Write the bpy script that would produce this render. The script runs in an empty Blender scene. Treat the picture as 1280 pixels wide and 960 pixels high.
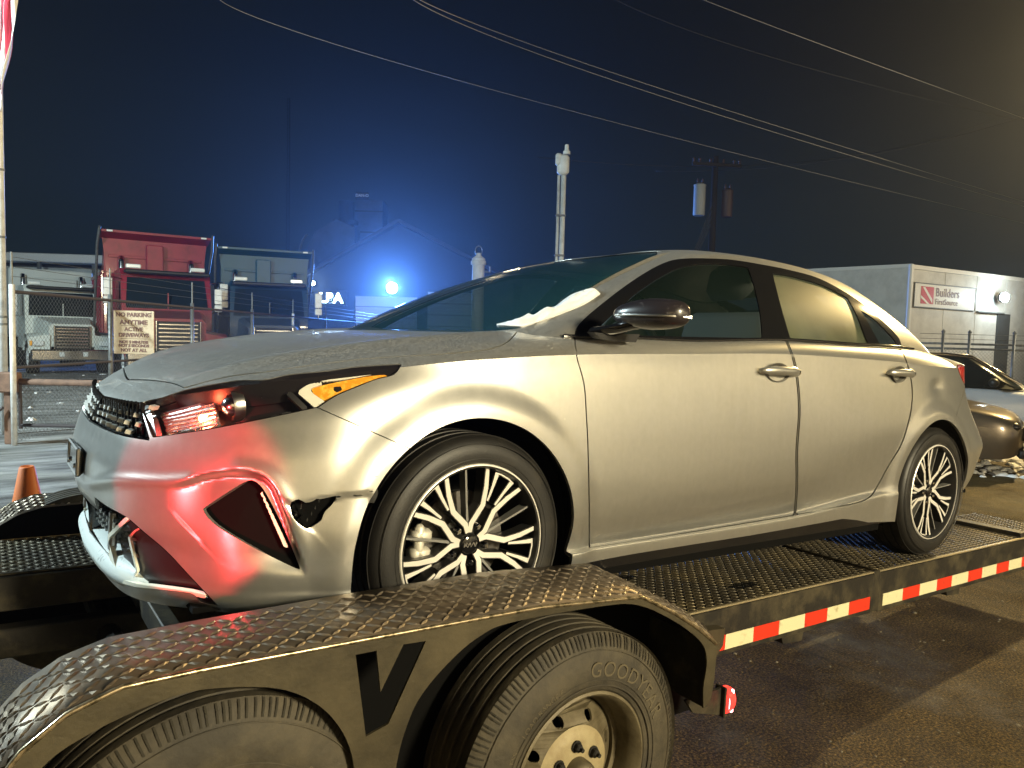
import bpy, bmesh, math, random
import numpy as np
from mathutils import Vector, Matrix, Euler
random.seed(7); np.random.seed(7)
SC = bpy.context.scene
COL = SC.collection
PI = math.pi
def R(a): return math.radians(a)
# ------------------------------------------------------------------ camera, world, lights
DECK_H = 0.63                       # height of the trailer deck under the front axle
TILT = R(2.54)                      # the trailer and the car on it sit nose up
CAM = np.array([-1.112, -2.62, 0.911 + DECK_H]); YAW = R(35.67); PITCH = math.atan(60/930.); ROLL = R(1.5); FPX = 930.
def _axes():
    cy, sy, cp, sp = math.cos(YAW), math.sin(YAW), math.cos(PITCH), math.sin(PITCH)
    f = np.array([sy*cp, cy*cp, -sp]); r = np.array([cy, -sy, 0.]); d = np.cross(f, r)
    cr, sr = math.cos(ROLL), math.sin(ROLL)
    return cr*r-sr*d, sr*r+cr*d, f
CR, CD, CF = _axes()
cam = bpy.data.cameras.new('camera'); camo = bpy.data.objects.new('camera', cam); COL.objects.link(camo)
m = Matrix((( CR[0], -CD[0], -CF[0], CAM[0]), (CR[1], -CD[1], -CF[1], CAM[1]), (CR[2], -CD[2], -CF[2], CAM[2]), (0,0,0,1)))
camo.matrix_world = m
cam.sensor_width = 36; cam.lens = 36*FPX/1280; cam.clip_start = .05; cam.clip_end = 3000
SC.camera = camo
SC.view_settings.view_transform = 'Standard'; SC.view_settings.look = 'None'; SC.view_settings.exposure = EXPO if 'EXPO' in globals() else 0.0
SC.view_settings.gamma = 1.0; SC.view_settings.use_curve_mapping = False
SC.render.engine = 'CYCLES'
SC.cycles.use_denoising = True
SC.cycles.max_bounces = 6; SC.cycles.diffuse_bounces = 2; SC.cycles.glossy_bounces = 3; SC.cycles.transmission_bounces = 5
SC.cycles.transparent_max_bounces = 12; SC.cycles.volume_bounces = 0; SC.cycles.caustics_reflective = False; SC.cycles.caustics_refractive = False
SC.cycles.volume_step_rate = 4.0

def W(px, depth, h):                # a place in the world: azimuth of a photo column, metres ahead, height
    a = YAW + math.atan((px-640)/FPX)
    k = depth/math.cos(a-YAW)
    return np.array([CAM[0]+k*math.sin(a), CAM[1]+k*math.cos(a), h])

world = bpy.data.worlds.new('World'); SC.world = world; world.use_nodes = True
def build_world():
    nt = world.node_tree; nt.nodes.clear()
    out = nt.nodes.new('ShaderNodeOutputWorld'); bg = nt.nodes.new('ShaderNodeBackground')
    tc = nt.nodes.new('ShaderNodeTexCoord'); sep = nt.nodes.new('ShaderNodeSeparateXYZ')
    nt.links.new(tc.outputs['Generated'], sep.inputs[0])
    rp = nt.nodes.new('ShaderNodeValToRGB'); e = rp.color_ramp.elements
    e[0].position = 0.0; e[0].color = (.010,.018,.022,1)
    e[1].position = 0.55; e[1].color = (.0016,.0022,.0036,1)
    k = e.new(.18); k.color = (.0075,.0125,.0165,1)
    k = e.new(.33); k.color = (.0032,.0052,.0080,1)
    nt.links.new(sep.outputs['Z'], rp.inputs[0])
    ns = nt.nodes.new('ShaderNodeTexNoise'); ns.inputs['Scale'].default_value = 2.2; ns.inputs['Detail'].default_value = 4
    nt.links.new(tc.outputs['Generated'], ns.inputs['Vector'])
    mx = nt.nodes.new('ShaderNodeMix'); mx.data_type = 'RGBA'; mx.blend_type = 'MULTIPLY'; mx.inputs[0].default_value = .35
    r2 = nt.nodes.new('ShaderNodeValToRGB'); r2.color_ramp.elements[0].position = .3; r2.color_ramp.elements[1].position = .7
    r2.color_ramp.elements[0].color = (.55,.6,.7,1); r2.color_ramp.elements[1].color = (1.35,1.3,1.2,1)
    nt.links.new(ns.outputs['Fac'], r2.inputs[0]); nt.links.new(rp.outputs[0], mx.inputs[6]); nt.links.new(r2.outputs[0], mx.inputs[7])
    nt.links.new(mx.outputs[2], bg.inputs[0]); bg.inputs[1].default_value = 1.0
    nt.links.new(bg.outputs[0], out.inputs[0])
build_world()

def lamp(name, kind, loc, energy, color, size=.1, aim=None, angle=120, blend=.4):
    l = bpy.data.lights.new(name, kind); l.energy = energy; l.color = color
    if kind == 'SUN': l.angle = size
    elif kind == 'AREA': l.size = size
    else: l.shadow_soft_size = size
    if kind == 'SPOT': l.spot_size = R(angle); l.spot_blend = blend
    o = bpy.data.objects.new(name, l); COL.objects.link(o); o.location = loc
    if aim is not None:
        o.rotation_euler = (Vector(aim)-Vector(loc)).to_track_quat('-Z', 'Y').to_euler()
    return o
YEL = (1.0,.80,.36); COOL = (.74,.95,1.0)
# sodium street lamps on the camera side of the road: they light the flank of the car and of the trailer
lamp('street_or_fill_light', 'SPOT', (2.4,-11.2,4.4), 8800, (1.0,.86,.56), .8, (1.6,-.9,.8), 70, .6)
# added lamps, unseen behind the camera, lighting the wall the paint mirrors
for _x in (-9.0, 0.0, 9.0, 18.0, 27.0): lamp('wall_light', 'SPOT', (_x,-8.5,6.0), 2700, (1.0,.80,.42), .3, (_x+.5,-12.0,1.6), 130, .6)
# sodium lamp beyond the car, out of frame on the right
lamp('street_or_fill_light', 'SPOT', (17.0,1.2,6.8), 7000, (1.0,.72,.30), .15, (1.5,0,.6), 120, .5)
# white yard flood out of frame on the left
lamp('yard_flood_light', 'SPOT', (-8.8, 7.6, 7.0), 11000, (.78,.97,1.0), .4, (0.0,11.0,0), 165, .5)
lamp('street_or_fill_light', 'SPOT', (24.0,-3.0,8.0), 5200, (1.0,.86,.60), .3, (17.0,14.0,1.0), 80, .6)  # added lamp, no known source there; brightens the box trailer at the right
# red tail lamps of the towing vehicle, out of frame ahead of the car
lamp('tail_light', 'SPOT', (-2.05,-1.70,1.00), 400, (1.0,.045,.055), .012, (-.70,-.68,1.11), 17.5, .30)

# ------------------------------------------------------------------ materials
def mat(name, base, rough=.5, metal=0., emis=None, estr=0., spec=.5, coat=0., alpha=None, trans=0., ior=1.45,
        noise=None, bump=None, rvar=None, coord='Object'):
    """noise = (scale, colour2, lo, hi[, detail]) ; bump = (scale, strength, distance) ; rvar=(scale, lo, hi)"""
    m = bpy.data.materials.new(name); m.use_nodes = True; nt = m.node_tree; b = nt.nodes['Principled BSDF']
    b.inputs['Base Color'].default_value = (*base, 1); b.inputs['Roughness'].default_value = rough; b.inputs['Metallic'].default_value = metal
    b.inputs['Specular IOR Level'].default_value = spec; b.inputs['IOR'].default_value = ior
    if coat: b.inputs['Coat Weight'].default_value = coat; b.inputs['Coat Roughness'].default_value = .06
    if trans: b.inputs['Transmission Weight'].default_value = trans
    if emis: b.inputs['Emission Color'].default_value = (*emis, 1); b.inputs['Emission Strength'].default_value = estr
    if alpha is not None: b.inputs['Alpha'].default_value = alpha
    tc = None
    def vec():
        nonlocal tc
        if tc is None: tc = nt.nodes.new('ShaderNodeTexCoord')
        return tc.outputs[coord]
    if noise:
        n = nt.nodes.new('ShaderNodeTexNoise'); n.inputs['Scale'].default_value = noise[0]; n.inputs['Detail'].default_value = noise[4] if len(noise) > 4 else 6
        n.inputs['Roughness'].default_value = .65
        nt.links.new(vec(), n.inputs['Vector'])
        r = nt.nodes.new('ShaderNodeValToRGB'); r.color_ramp.elements[0].position = noise[2]; r.color_ramp.elements[1].position = noise[3]
        r.color_ramp.elements[0].color = (*base, 1); r.color_ramp.elements[1].color = (*noise[1], 1)
        nt.links.new(n.outputs['Fac'], r.inputs[0]); nt.links.new(r.outputs[0], b.inputs['Base Color'])
    if rvar:
        n = nt.nodes.new('ShaderNodeTexNoise'); n.inputs['Scale'].default_value = rvar[0]; n.inputs['Detail'].default_value = 5
        nt.links.new(vec(), n.inputs['Vector'])
        r = nt.nodes.new('ShaderNodeMapRange'); r.inputs[1].default_value = .3; r.inputs[2].default_value = .7
        r.inputs[3].default_value = rvar[1]; r.inputs[4].default_value = rvar[2]
        nt.links.new(n.outputs['Fac'], r.inputs[0]); nt.links.new(r.outputs[0], b.inputs['Roughness'])
    if bump:
        n = nt.nodes.new('ShaderNodeTexNoise'); n.inputs['Scale'].default_value = bump[0]; n.inputs['Detail'].default_value = 6
        nt.links.new(vec(), n.inputs['Vector'])
        k = nt.nodes.new('ShaderNodeBump'); k.inputs['Strength'].default_value = bump[1]; k.inputs['Distance'].default_value = bump[2]
        nt.links.new(n.outputs['Fac'], k.inputs['Height']); nt.links.new(k.outputs[0], b.inputs['Normal'])
    return m
MT = {}
MT['paint'] = mat('silver_car_paint', (.54,.54,.51), .31, .85, coat=.4, noise=(40,(.59,.585,.56),.35,.75,12), rvar=(2.0,.28,.34))
def add_frost(m):                   # rime on the upward-facing panels, mixed over the paint
    nt = m.node_tree; b = nt.nodes['Principled BSDF']; N = nt.nodes.new; Lk = nt.links.new; out = [n for n in nt.nodes if n.type == 'OUTPUT_MATERIAL'][0]
    g = N('ShaderNodeNewGeometry'); s = N('ShaderNodeSeparateXYZ'); Lk(g.outputs['Normal'], s.inputs[0])
    mr = N('ShaderNodeMapRange'); mr.inputs[1].default_value = .40; mr.inputs[2].default_value = .90; Lk(s.outputs['Z'], mr.inputs[0])
    tc = N('ShaderNodeTexCoord'); n1 = N('ShaderNodeTexNoise'); n1.inputs['Scale'].default_value = 170; n1.inputs['Detail'].default_value = 4; Lk(tc.outputs['Object'], n1.inputs[0])
    n2 = N('ShaderNodeTexNoise'); n2.inputs['Scale'].default_value = 320; n2.inputs['Detail'].default_value = 3; Lk(tc.outputs['Object'], n2.inputs[0])
    a = N('ShaderNodeMath'); a.operation = 'MULTIPLY'; Lk(n1.outputs['Fac'], a.inputs[0]); Lk(n2.outputs['Fac'], a.inputs[1])
    r = N('ShaderNodeMapRange'); r.inputs[1].default_value = .18; r.inputs[2].default_value = .40; r.inputs[4].default_value = .34; Lk(a.outputs[0], r.inputs[0])
    f = N('ShaderNodeMath'); f.operation = 'MULTIPLY'; Lk(r.outputs[0], f.inputs[0]); Lk(mr.outputs[0], f.inputs[1])
    fr = N('ShaderNodeBsdfPrincipled'); fr.inputs['Base Color'].default_value = (.62,.62,.61,1); fr.inputs['Roughness'].default_value = .65
    mx = N('ShaderNodeMixShader'); Lk(f.outputs[0], mx.inputs[0]); Lk(b.outputs[0], mx.inputs[1]); Lk(fr.outputs[0], mx.inputs[2]); Lk(mx.outputs[0], out.inputs['Surface'])
add_frost(MT['paint'])
def add_grime(m):                   # thin run-down road film: changes colour a little and gloss more
    nt = m.node_tree; b = nt.nodes['Principled BSDF']; N = nt.nodes.new; Lk = nt.links.new; tc = N('ShaderNodeTexCoord')
    mp = N('ShaderNodeMapping'); mp.inputs['Scale'].default_value = (16,16,1.1); Lk(tc.outputs['Object'], mp.inputs[0])
    n = N('ShaderNodeTexNoise'); n.inputs['Scale'].default_value = 1.6; n.inputs['Detail'].default_value = 9; n.inputs['Roughness'].default_value = .7; Lk(mp.outputs[0], n.inputs[0])
    n2 = N('ShaderNodeTexNoise'); n2.inputs['Scale'].default_value = 1.5; n2.inputs['Detail'].default_value = 7; Lk(tc.outputs['Object'], n2.inputs[0])
    a = N('ShaderNodeMath'); a.operation = 'MULTIPLY'; Lk(n.outputs['Fac'], a.inputs[0]); Lk(n2.outputs['Fac'], a.inputs[1])
    r = N('ShaderNodeMapRange'); r.inputs[1].default_value = .16; r.inputs[2].default_value = .42; Lk(a.outputs[0], r.inputs[0])
    src = b.inputs['Base Color'].links[0].from_socket; mx = N('ShaderNodeMix'); mx.data_type = 'RGBA'; mx.blend_type = 'MULTIPLY'
    f = N('ShaderNodeMath'); f.operation = 'MULTIPLY'; f.inputs[1].default_value = .17; Lk(r.outputs[0], f.inputs[0]); Lk(f.outputs[0], mx.inputs[0]); Lk(src, mx.inputs[6]); mx.inputs[7].default_value = (.58,.55,.48,1); Lk(mx.outputs[2], b.inputs['Base Color'])
    g = N('ShaderNodeMapRange'); g.inputs[3].default_value = .295; g.inputs[4].default_value = .345; Lk(r.outputs[0], g.inputs[0]); Lk(g.outputs[0], b.inputs['Roughness'])
    s = N('ShaderNodeTexNoise'); s.inputs['Scale'].default_value = 900; s.inputs['Detail'].default_value = 1; Lk(tc.outputs['Object'], s.inputs[0]); bp = N('ShaderNodeBump'); bp.inputs['Strength'].default_value = .03; bp.inputs['Distance'].default_value = .0002
    Lk(s.outputs['Fac'], bp.inputs['Height']); Lk(bp.outputs[0], b.inputs['Normal'])
add_grime(MT['paint'])
MT['black'] = mat('black_plastic', (.010,.010,.011), .42)
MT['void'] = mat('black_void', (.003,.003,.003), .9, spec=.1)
MT['gloss_black'] = mat('gloss_black_trim', (.008,.008,.009), .09, coat=.6)
MT['chrome'] = mat('chrome', (.75,.74,.72), .16, 1.)
MT['satin'] = mat('satin_silver', (.58,.57,.55), .3, 1.)
MT['rubber'] = mat('car_tyre_rubber', (.010,.0095,.009), .5, noise=(9,(.028,.025,.020),.5,.75), bump=(140,.25,.002))
MT['rubber_dusty'] = mat('dusty_tyre_rubber', (.026,.022,.015), .72, noise=(7,(.075,.062,.038),.38,.7,10), bump=(60,.5,.004))
MT['machined'] = mat('machined_aluminium', (.82,.80,.74), .38, .45)
MT['dark_wheel'] = mat('dark_wheel_paint', (.045,.045,.045), .32, .5)
MT['glass'] = mat('tinted_glass', (.006,.012,.011), .06, alpha=.66, rvar=(2.5,.04,.14))
MT['glass_rear'] = mat('misted_glass', (.045,.055,.036), .40, alpha=.76, noise=(2.4,(.10,.115,.072),.40,.68,4))
MT['windscreen'] = mat('windscreen_glass', (.014,.048,.062), .10, alpha=.70, rvar=(3,.05,.22))
MT['snow'] = mat('snow', (.82,.83,.84), .75, bump=(60,.5,.006))
MT['frost'] = mat('frost', (.62,.63,.62), .7, bump=(90,.4,.002))
MT['seat'] = mat('seat_fabric', (.22,.25,.24), .7)
MT['amber'] = mat('amber_lens', (.78,.30,.02), .2, noise=(60,(.95,.55,.08),.45,.6), spec=.8, emis=(1,.42,.02), estr=.12)
MT['red_lens'] = mat('red_lens', (.42,.02,.015), .15, spec=.8, noise=(14,(.62,.20,.16),.45,.6))

# ------------------------------------------------------------------ objects
def tag(o, label=None, cat=None, group=None, kind=None):
    if label: o['label'] = label
    if cat: o['category'] = cat
    if group: o['group'] = group
    if kind: o['kind'] = kind
    return o
def empty(name, loc=(0,0,0), rot=(0,0,0), **k):
    o = bpy.data.objects.new(name, None); COL.objects.link(o); o.location = loc; o.rotation_euler = rot; o.empty_display_size = .1
    return tag(o, **k)
def mk(name, V, Fc, m, parent=None, smooth=False, normals=None, mats=None, **k):
    me = bpy.data.meshes.new(name); me.from_pydata([tuple(map(float, v)) for v in V], [], [tuple(map(int, f)) for f in Fc]); 
    if mats:
        for q in mats[0]: me.materials.append(q)
        me.polygons.foreach_set('material_index', mats[1])
    else: me.materials.append(m)
    me.update()
    if smooth or normals is not None: me.polygons.foreach_set('use_smooth', [True]*len(me.polygons))
    if normals is not None: me.normals_split_custom_set_from_vertices([tuple(map(float, n)) for n in normals])
    o = bpy.data.objects.new(name, me); COL.objects.link(o)
    if parent: o.parent = parent
    return tag(o, **k)
class MB:
    """collects simple solids; build() links them as ONE mesh"""
    def __init__(s): s.v = []; s.f = []
    def add(s, V, Fc):
        n = len(s.v); s.v += [tuple(map(float, q)) for q in V]; s.f += [tuple(i+n for i in q) for q in Fc]; return s
    def box(s, x0, x1, y0, y1, z0, z1, M=None):
        V = [(x,y,z) for x in (x0,x1) for y in (y0,y1) for z in (z0,z1)]
        if M is not None: V = [tuple(M @ Vector(q)) for q in V]
        return s.add(V, [(0,1,3,2),(4,6,7,5),(0,4,5,1),(2,3,7,6),(0,2,6,4),(1,5,7,3)])
    def bbox(s, c, d, b=.01, M=None):
        """bevelled box: centre, dims"""
        hx, hy, hz = [q/2 for q in d]; b = min(b, hx*.9, hy*.9, hz*.9); V = []; idx = {}
        for sx in (-1,1):
            for sy in (-1,1):
                for sz in (-1,1):
                    for a in range(3):
                        p = [sx*hx, sy*hy, sz*hz]
                        for q, sg in enumerate((sx,sy,sz)):
                            if q != a: p[q] -= sg*b
                        idx[(sx,sy,sz,a)] = len(V); V.append((c[0]+p[0], c[1]+p[1], c[2]+p[2]))
        Fc = []
        for a in range(3):
            o = [q for q in range(3) if q != a]
            for sg in (-1,1):
                L = []
                for u, v in ((-1,-1),(1,-1),(1,1),(-1,1)):
                    k = [0,0,0]; k[a] = sg; k[o[0]] = u; k[o[1]] = v; L.append(idx[(*k, a)])
                Fc.append(tuple(L))
            for u in (-1,1):
                for v in (-1,1):
                    k0 = [0,0,0]; k0[a] = -1; k0[o[0]] = u; k0[o[1]] = v; k1 = list(k0); k1[a] = 1
                    Fc.append((idx[(*k0,o[0])], idx[(*k0,o[1])], idx[(*k1,o[1])], idx[(*k1,o[0])]))
        for sx in (-1,1):
            for sy in (-1,1):
                for sz in (-1,1): Fc.append(tuple(idx[(sx,sy,sz,a)] for a in range(3)))
        if M is not None: V = [tuple(M @ Vector(q)) for q in V]
        return s.add(V, Fc)
    def tube(s, pts, r, n=8, cap=True, r2=None):
        pts = [Vector(p) for p in pts]; N = len(pts); V = []
        up = Vector((0,0,1)); prev = None
        for i, p in enumerate(pts):
            d = (pts[min(i+1,N-1)]-pts[max(i-1,0)]).normalized()
            if prev is None:
                a = d.cross(up) if abs(d.z) < .95 else d.cross(Vector((1,0,0)))
            else: a = prev - d*prev.dot(d)
            a.normalize(); prev = a; b = d.cross(a)
            rr = r if r2 is None else r+(r2-r)*i/(N-1)
            if hasattr(r, '__len__'): rr = r[i]
            for k in range(n):
                t = 2*PI*k/n; V.append(tuple(p+a*(rr*math.cos(t))+b*(rr*math.sin(t))))
        Fc = [(i*n+k, i*n+(k+1)%n, (i+1)*n+(k+1)%n, (i+1)*n+k) for i in range(N-1) for k in range(n)]
        if cap: Fc += [tuple(range(n))[::-1], tuple((N-1)*n+k for k in range(n))]
        return s.add(V, Fc)
    def lathe(s, prof, n=48, axis='z', c=(0,0,0), a0=0, a1=2*PI, closed=False):
        """prof = [(r, h)] about the axis through c"""
        full = abs(a1-a0-2*PI) < 1e-6; V = []; m_ = n if full else n+1
        for k in range(m_):
            t = a0+(a1-a0)*k/n; ct, st = math.cos(t), math.sin(t)
            for r, h in prof:
                if axis == 'z': V.append((c[0]+r*ct, c[1]+r*st, c[2]+h))
                elif axis == 'y': V.append((c[0]+r*ct, c[1]+h, c[2]+r*st))
                else: V.append((c[0]+h, c[1]+r*ct, c[2]+r*st))
        P = len(prof); Fc = []
        for k in range(n):
            k2 = (k+1) % m_
            for j in range(P-1+(1 if closed else 0)):
                j2 = (j+1) % P; Fc.append((k*P+j, k2*P+j, k2*P+j2, k*P+j2))
        return s.add(V, Fc)
    def prism(s, poly, h0, h1, axis='z', bev=0):
        """poly in the plane perpendicular to axis"""
        n = len(poly); f = {'z': lambda u,v,h: (u,v,h), 'y': lambda u,v,h: (u,h,v), 'x': lambda u,v,h: (h,u,v)}[axis]
        V = [f(u,v,h0) for u, v in poly]+[f(u,v,h1) for u, v in poly]
        return s.add(V, [tuple(range(n))[::-1], tuple(range(n,2*n))]+[(i,(i+1)%n,n+(i+1)%n,n+i) for i in range(n)])
    def xf(s, M): s.v = [tuple(M @ Vector(q)) for q in s.v]; return s
    def build(s, name, m, parent=None, smooth=False, auto=None, **k):
        o = mk(name, s.v, s.f, m, parent, smooth=smooth, **k)
        bm = bmesh.new(); bm.from_mesh(o.data); bmesh.ops.recalc_face_normals(bm, faces=bm.faces); bm.to_mesh(o.data); bm.free()
        if auto:
            o.data.polygons.foreach_set('use_smooth', [True]*len(o.data.polygons))
            o.data.set_sharp_from_angle(angle=R(auto))
        return o
def copy_tree(o, parent=None):
    c = o.copy(); COL.objects.link(c); c.parent = parent
    for ch in list(o.children): copy_tree(ch, c)
    return c
# ------------------------------------------------------------------ cuttable surface sheets (columns: xyz, normal, photo px)
CARM = Matrix.Rotation(TILT, 4, 'Y'); CARM.translation = (0,0,DECK_H)
CMn = np.array(CARM)[:3,:3]; CT = np.array([0,0,DECK_H])
def to_px(Pc):                       # car frame -> photo pixel, used to lay seams where the photograph shows them
    q = np.asarray(Pc) @ CMn.T + CT - CAM
    Z = q @ CF; return np.stack([640+FPX*(q@CR)/Z, 480+FPX*(q@CD)/Z], 1)
def ray_car(px, py):
    v = CF+CR*(px-640)/FPX+CD*(py-480)/FPX
    return CMn.T @ v
CCAM = CMn.T @ (CAM-CT)
def at_y(px, py, y):
    v = ray_car(px, py); t = (y-CCAM[1])/v[1]; return CCAM+t*v
def at_z(px, py, z):
    v = ray_car(px, py); t = (z-CCAM[2])/v[2]; return CCAM+t*v
class Sheet:
    def __init__(s, A, T): s.A = A; s.T = T
    @staticmethod
    def grid(G):
        """G (nu, nv, 3) -> sheet with surface normals"""
        du = np.gradient(G, axis=0); dv = np.gradient(G, axis=1)
        n = np.cross(du, dv); L = np.linalg.norm(n, axis=2, keepdims=True)
        n = n/np.maximum(L, 1e-12)
        nu, nv = G.shape[:2]
        I = np.arange(nu*nv).reshape(nu, nv)
        a, b, c, d = I[:-1,:-1].ravel(), I[1:,:-1].ravel(), I[1:,1:].ravel(), I[:-1,1:].ravel()
        T = np.concatenate([np.stack([a,b,c],1), np.stack([a,c,d],1)])
        Pv = G.reshape(-1,3); A = np.concatenate([Pv, n.reshape(-1,3), to_px(Pv)], 1)
        return Sheet(A, T).clean()
    def clean(s):
        e = s.A[s.T][:,:,:3]; ar = np.linalg.norm(np.cross(e[:,1]-e[:,0], e[:,2]-e[:,0]), axis=1)
        s.T = s.T[ar > 1e-9]; return s
    def flip(s): s.A[:,3:6] *= -1; s.T = s.T[:,::-1]; return s
    def clip(s, f):
        """split by the sign of f at the vertices: (f<0 side, f>0 side)"""
        f = np.asarray(f, float).copy(); f[np.abs(f) < 1e-9] = 1e-9
        sg = f < 0; c = sg[s.T].sum(1)
        neg = [s.T[c == 3]]; pos = [s.T[c == 0]]
        mixed = s.T[(c > 0) & (c < 3)]; newA = []; ed = {}; N = len(s.A); nt, pt = [], []
        def cut(i, j):
            k = (i,j) if i < j else (j,i)
            if k not in ed:
                t = f[k[0]]/(f[k[0]]-f[k[1]]); ed[k] = N+len(newA); newA.append(s.A[k[0]]*(1-t)+s.A[k[1]]*t)
            return ed[k]
        for tri in mixed:
            i, j, k = map(int, tri)
            s3 = [sg[i], sg[j], sg[k]]; one = True if sum(s3) == 1 else False
            while s3[0] != one or s3[1] == one or s3[2] == one:
                i, j, k = j, k, i; s3 = s3[1:]+s3[:1]
            a, b = cut(i,j), cut(i,k)
            A1 = [(i,a,b)]; A2 = [(a,j,k),(a,k,b)]
            if one: nt += A1; pt += A2
            else: pt += A1; nt += A2
        if nt: neg.append(np.array(nt))
        if pt: pos.append(np.array(pt))
        A = np.concatenate([s.A, np.array(newA)]) if newA else s.A
        return Sheet(A, np.concatenate(neg)).compact(), Sheet(A, np.concatenate(pos)).compact()
    def compact(s):
        if len(s.T) == 0: return Sheet(s.A[:0], s.T)
        u, inv = np.unique(s.T, return_inverse=True)
        return Sheet(s.A[u].copy(), inv.reshape(s.T.shape))
    def join(s, o): return Sheet(np.concatenate([s.A, o.A]), np.concatenate([s.T, o.T+len(s.A)]))
    def mirror(s):
        A = s.A.copy(); A[:,1] *= -1; A[:,4] *= -1; return Sheet(A, s.T[:,::-1].copy())
    def offset(s, d):
        A = s.A.copy(); n = A[:,3:6]; n = n/np.maximum(np.linalg.norm(n, axis=1, keepdims=True),1e-9); A[:,:3] += n*d; return Sheet(A, s.T.copy())
    def build(s, name, m, parent=None, rim=.012, both=False, **k):
        sh = s.join(s.mirror()) if both else s
        if len(sh.T) == 0: return None
        V = list(sh.A[:,:3]); Nn = list(sh.A[:,3:6]); Fc = [tuple(t) for t in sh.T]
        if rim:
            E_ = np.concatenate([sh.T[:,[0,1]], sh.T[:,[1,2]], sh.T[:,[2,0]]]); key = np.sort(E_, 1)
            kk = key[:,0].astype(np.int64)*10**7+key[:,1]
            u, idx, cnt = np.unique(kk, return_index=True, return_counts=True)
            A = sh.A
            for (a, b) in E_[idx[cnt == 1]]:
                n0, n1 = A[a,3:6], A[b,3:6]; p0, p1 = A[a,:3], A[b,:3]
                side = np.cross(p1-p0, (n0+n1)/2); L = np.linalg.norm(side)
                if L < 1e-9: continue
                side /= L
                if abs(p0[1]) < 1e-4 and abs(p1[1]) < 1e-4: continue
                q = len(V); i0 = p0-n0*rim-side*0; i1 = p1-n1*rim
                V += [p0, p1, i1, i0]; Nn += [side]*4; Fc.append((q+1,q,q+3,q+2))
        return mk(name, V, Fc, m, parent, normals=Nn, **k)
def poly_sdf(P, poly):
    """signed distance (negative inside) of points P (n,2) to a polygon"""
    P = np.asarray(P, float); poly = np.asarray(poly, float); d = np.full(len(P), 1e9); ins = np.zeros(len(P), bool)
    n = len(poly)
    for i in range(n):
        a, b = poly[i], poly[(i+1) % n]; ab = b-a; t = np.clip(((P-a)@ab)/max(ab@ab,1e-12), 0, 1)
        d = np.minimum(d, np.linalg.norm(P-(a+t[:,None]*ab), axis=1))
        c = ((a[1] > P[:,1]) != (b[1] > P[:,1]))
        with np.errstate(divide='ignore', invalid='ignore'):
            xi = (b[0]-a[0])*(P[:,1]-a[1])/(b[1]-a[1]+1e-30)+a[0]
        ins ^= c & (P[:,0] < xi)
    return np.where(ins, -d, d)
def line_sdf(P, pl):
    """unsigned distance to an open polyline"""
    d = np.full(len(P), 1e9); pl = np.asarray(pl, float)
    for a, b in zip(pl[:-1], pl[1:]):
        ab = b-a; t = np.clip(((P-a)@ab)/max(ab@ab,1e-12), 0, 1); d = np.minimum(d, np.linalg.norm(P-(a+t[:,None]*ab), axis=1))
    return d
def smooth_poly(pts, n=6, closed=True):
    """Catmull-Rom through the points; a point given as (x,y,0) is a sharp corner"""
    K = len(pts); out = []
    rng = range(K) if closed else range(K-1)
    for i in rng:
        p0, p1, p2, p3 = [np.array(pts[(i+d) % K][:2] if closed else pts[min(max(i+d,0),K-1)][:2], float) for d in (-1,0,1,2)]
        if len(pts[i]) > 2: p0 = p1
        if len(pts[(i+1) % K]) > 2: p3 = p2
        for t in np.arange(n)/n:
            out.append(.5*((2*p1)+(-p0+p2)*t+(2*p0-5*p1+4*p2-p3)*t*t+(-p0+3*p1-3*p2+p3)*t**3))
    if not closed: out.append(np.array(pts[-1][:2], float))
    return np.array(out)
def pchip(x, xs, ys):
    """monotone cubic interpolation; ys (n,) or (n,k)"""
    xs = np.asarray(xs, float); ys = np.asarray(ys, float); one = ys.ndim == 1
    if one: ys = ys[:,None]
    h = np.diff(xs); dl = np.diff(ys, axis=0)/h[:,None]; m_ = np.zeros_like(ys)
    m_[0] = dl[0]; m_[-1] = dl[-1]
    for i in range(1, len(xs)-1):
        a, b = dl[i-1], dl[i]; w1 = 2*h[i]+h[i-1]; w2 = h[i]+2*h[i-1]
        with np.errstate(divide='ignore', invalid='ignore'):
            v = (w1+w2)/(w1/a+w2/b)
        m_[i] = np.where(a*b > 0, v, 0)
    x = np.atleast_1d(np.asarray(x, float)); i = np.clip(np.searchsorted(xs, x)-1, 0, len(xs)-2)
    t = np.clip((x-xs[i])/h[i], 0, 1)[:,None]; hh = h[i][:,None]
    r = ys[i]*(2*t**3-3*t**2+1)+m_[i]*hh*(t**3-2*t**2+t)+ys[i+1]*(-2*t**3+3*t**2)+m_[i+1]*hh*(t**3-t**2)
    return r[:,0] if one else r
def cat(x, xs, ys):
    """C1 cubic (non-monotone) interpolation"""
    xs = np.asarray(xs, float); ys = np.asarray(ys, float); one = ys.ndim == 1
    if one: ys = ys[:,None]
    m_ = np.zeros_like(ys); m_[1:-1] = (ys[2:]-ys[:-2])/(xs[2:]-xs[:-2])[:,None]; m_[0] = (ys[1]-ys[0])/(xs[1]-xs[0]); m_[-1] = (ys[-1]-ys[-2])/(xs[-1]-xs[-2])
    x = np.atleast_1d(np.asarray(x, float)); i = np.clip(np.searchsorted(xs, x)-1, 0, len(xs)-2); h = (xs[i+1]-xs[i])
    t = ((x-xs[i])/h)[:,None]; hh = h[:,None]
    r = ys[i]*(2*t**3-3*t**2+1)+m_[i]*hh*(t**3-2*t**2+t)+ys[i+1]*(-2*t**3+3*t**2)+m_[i+1]*hh*(t**3-t**2)
    return r[:,0] if one else r
def sstep(a, b, x): t = np.clip((x-a)/(b-a), 0, 1); return t*t*(3-2*t)

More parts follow.
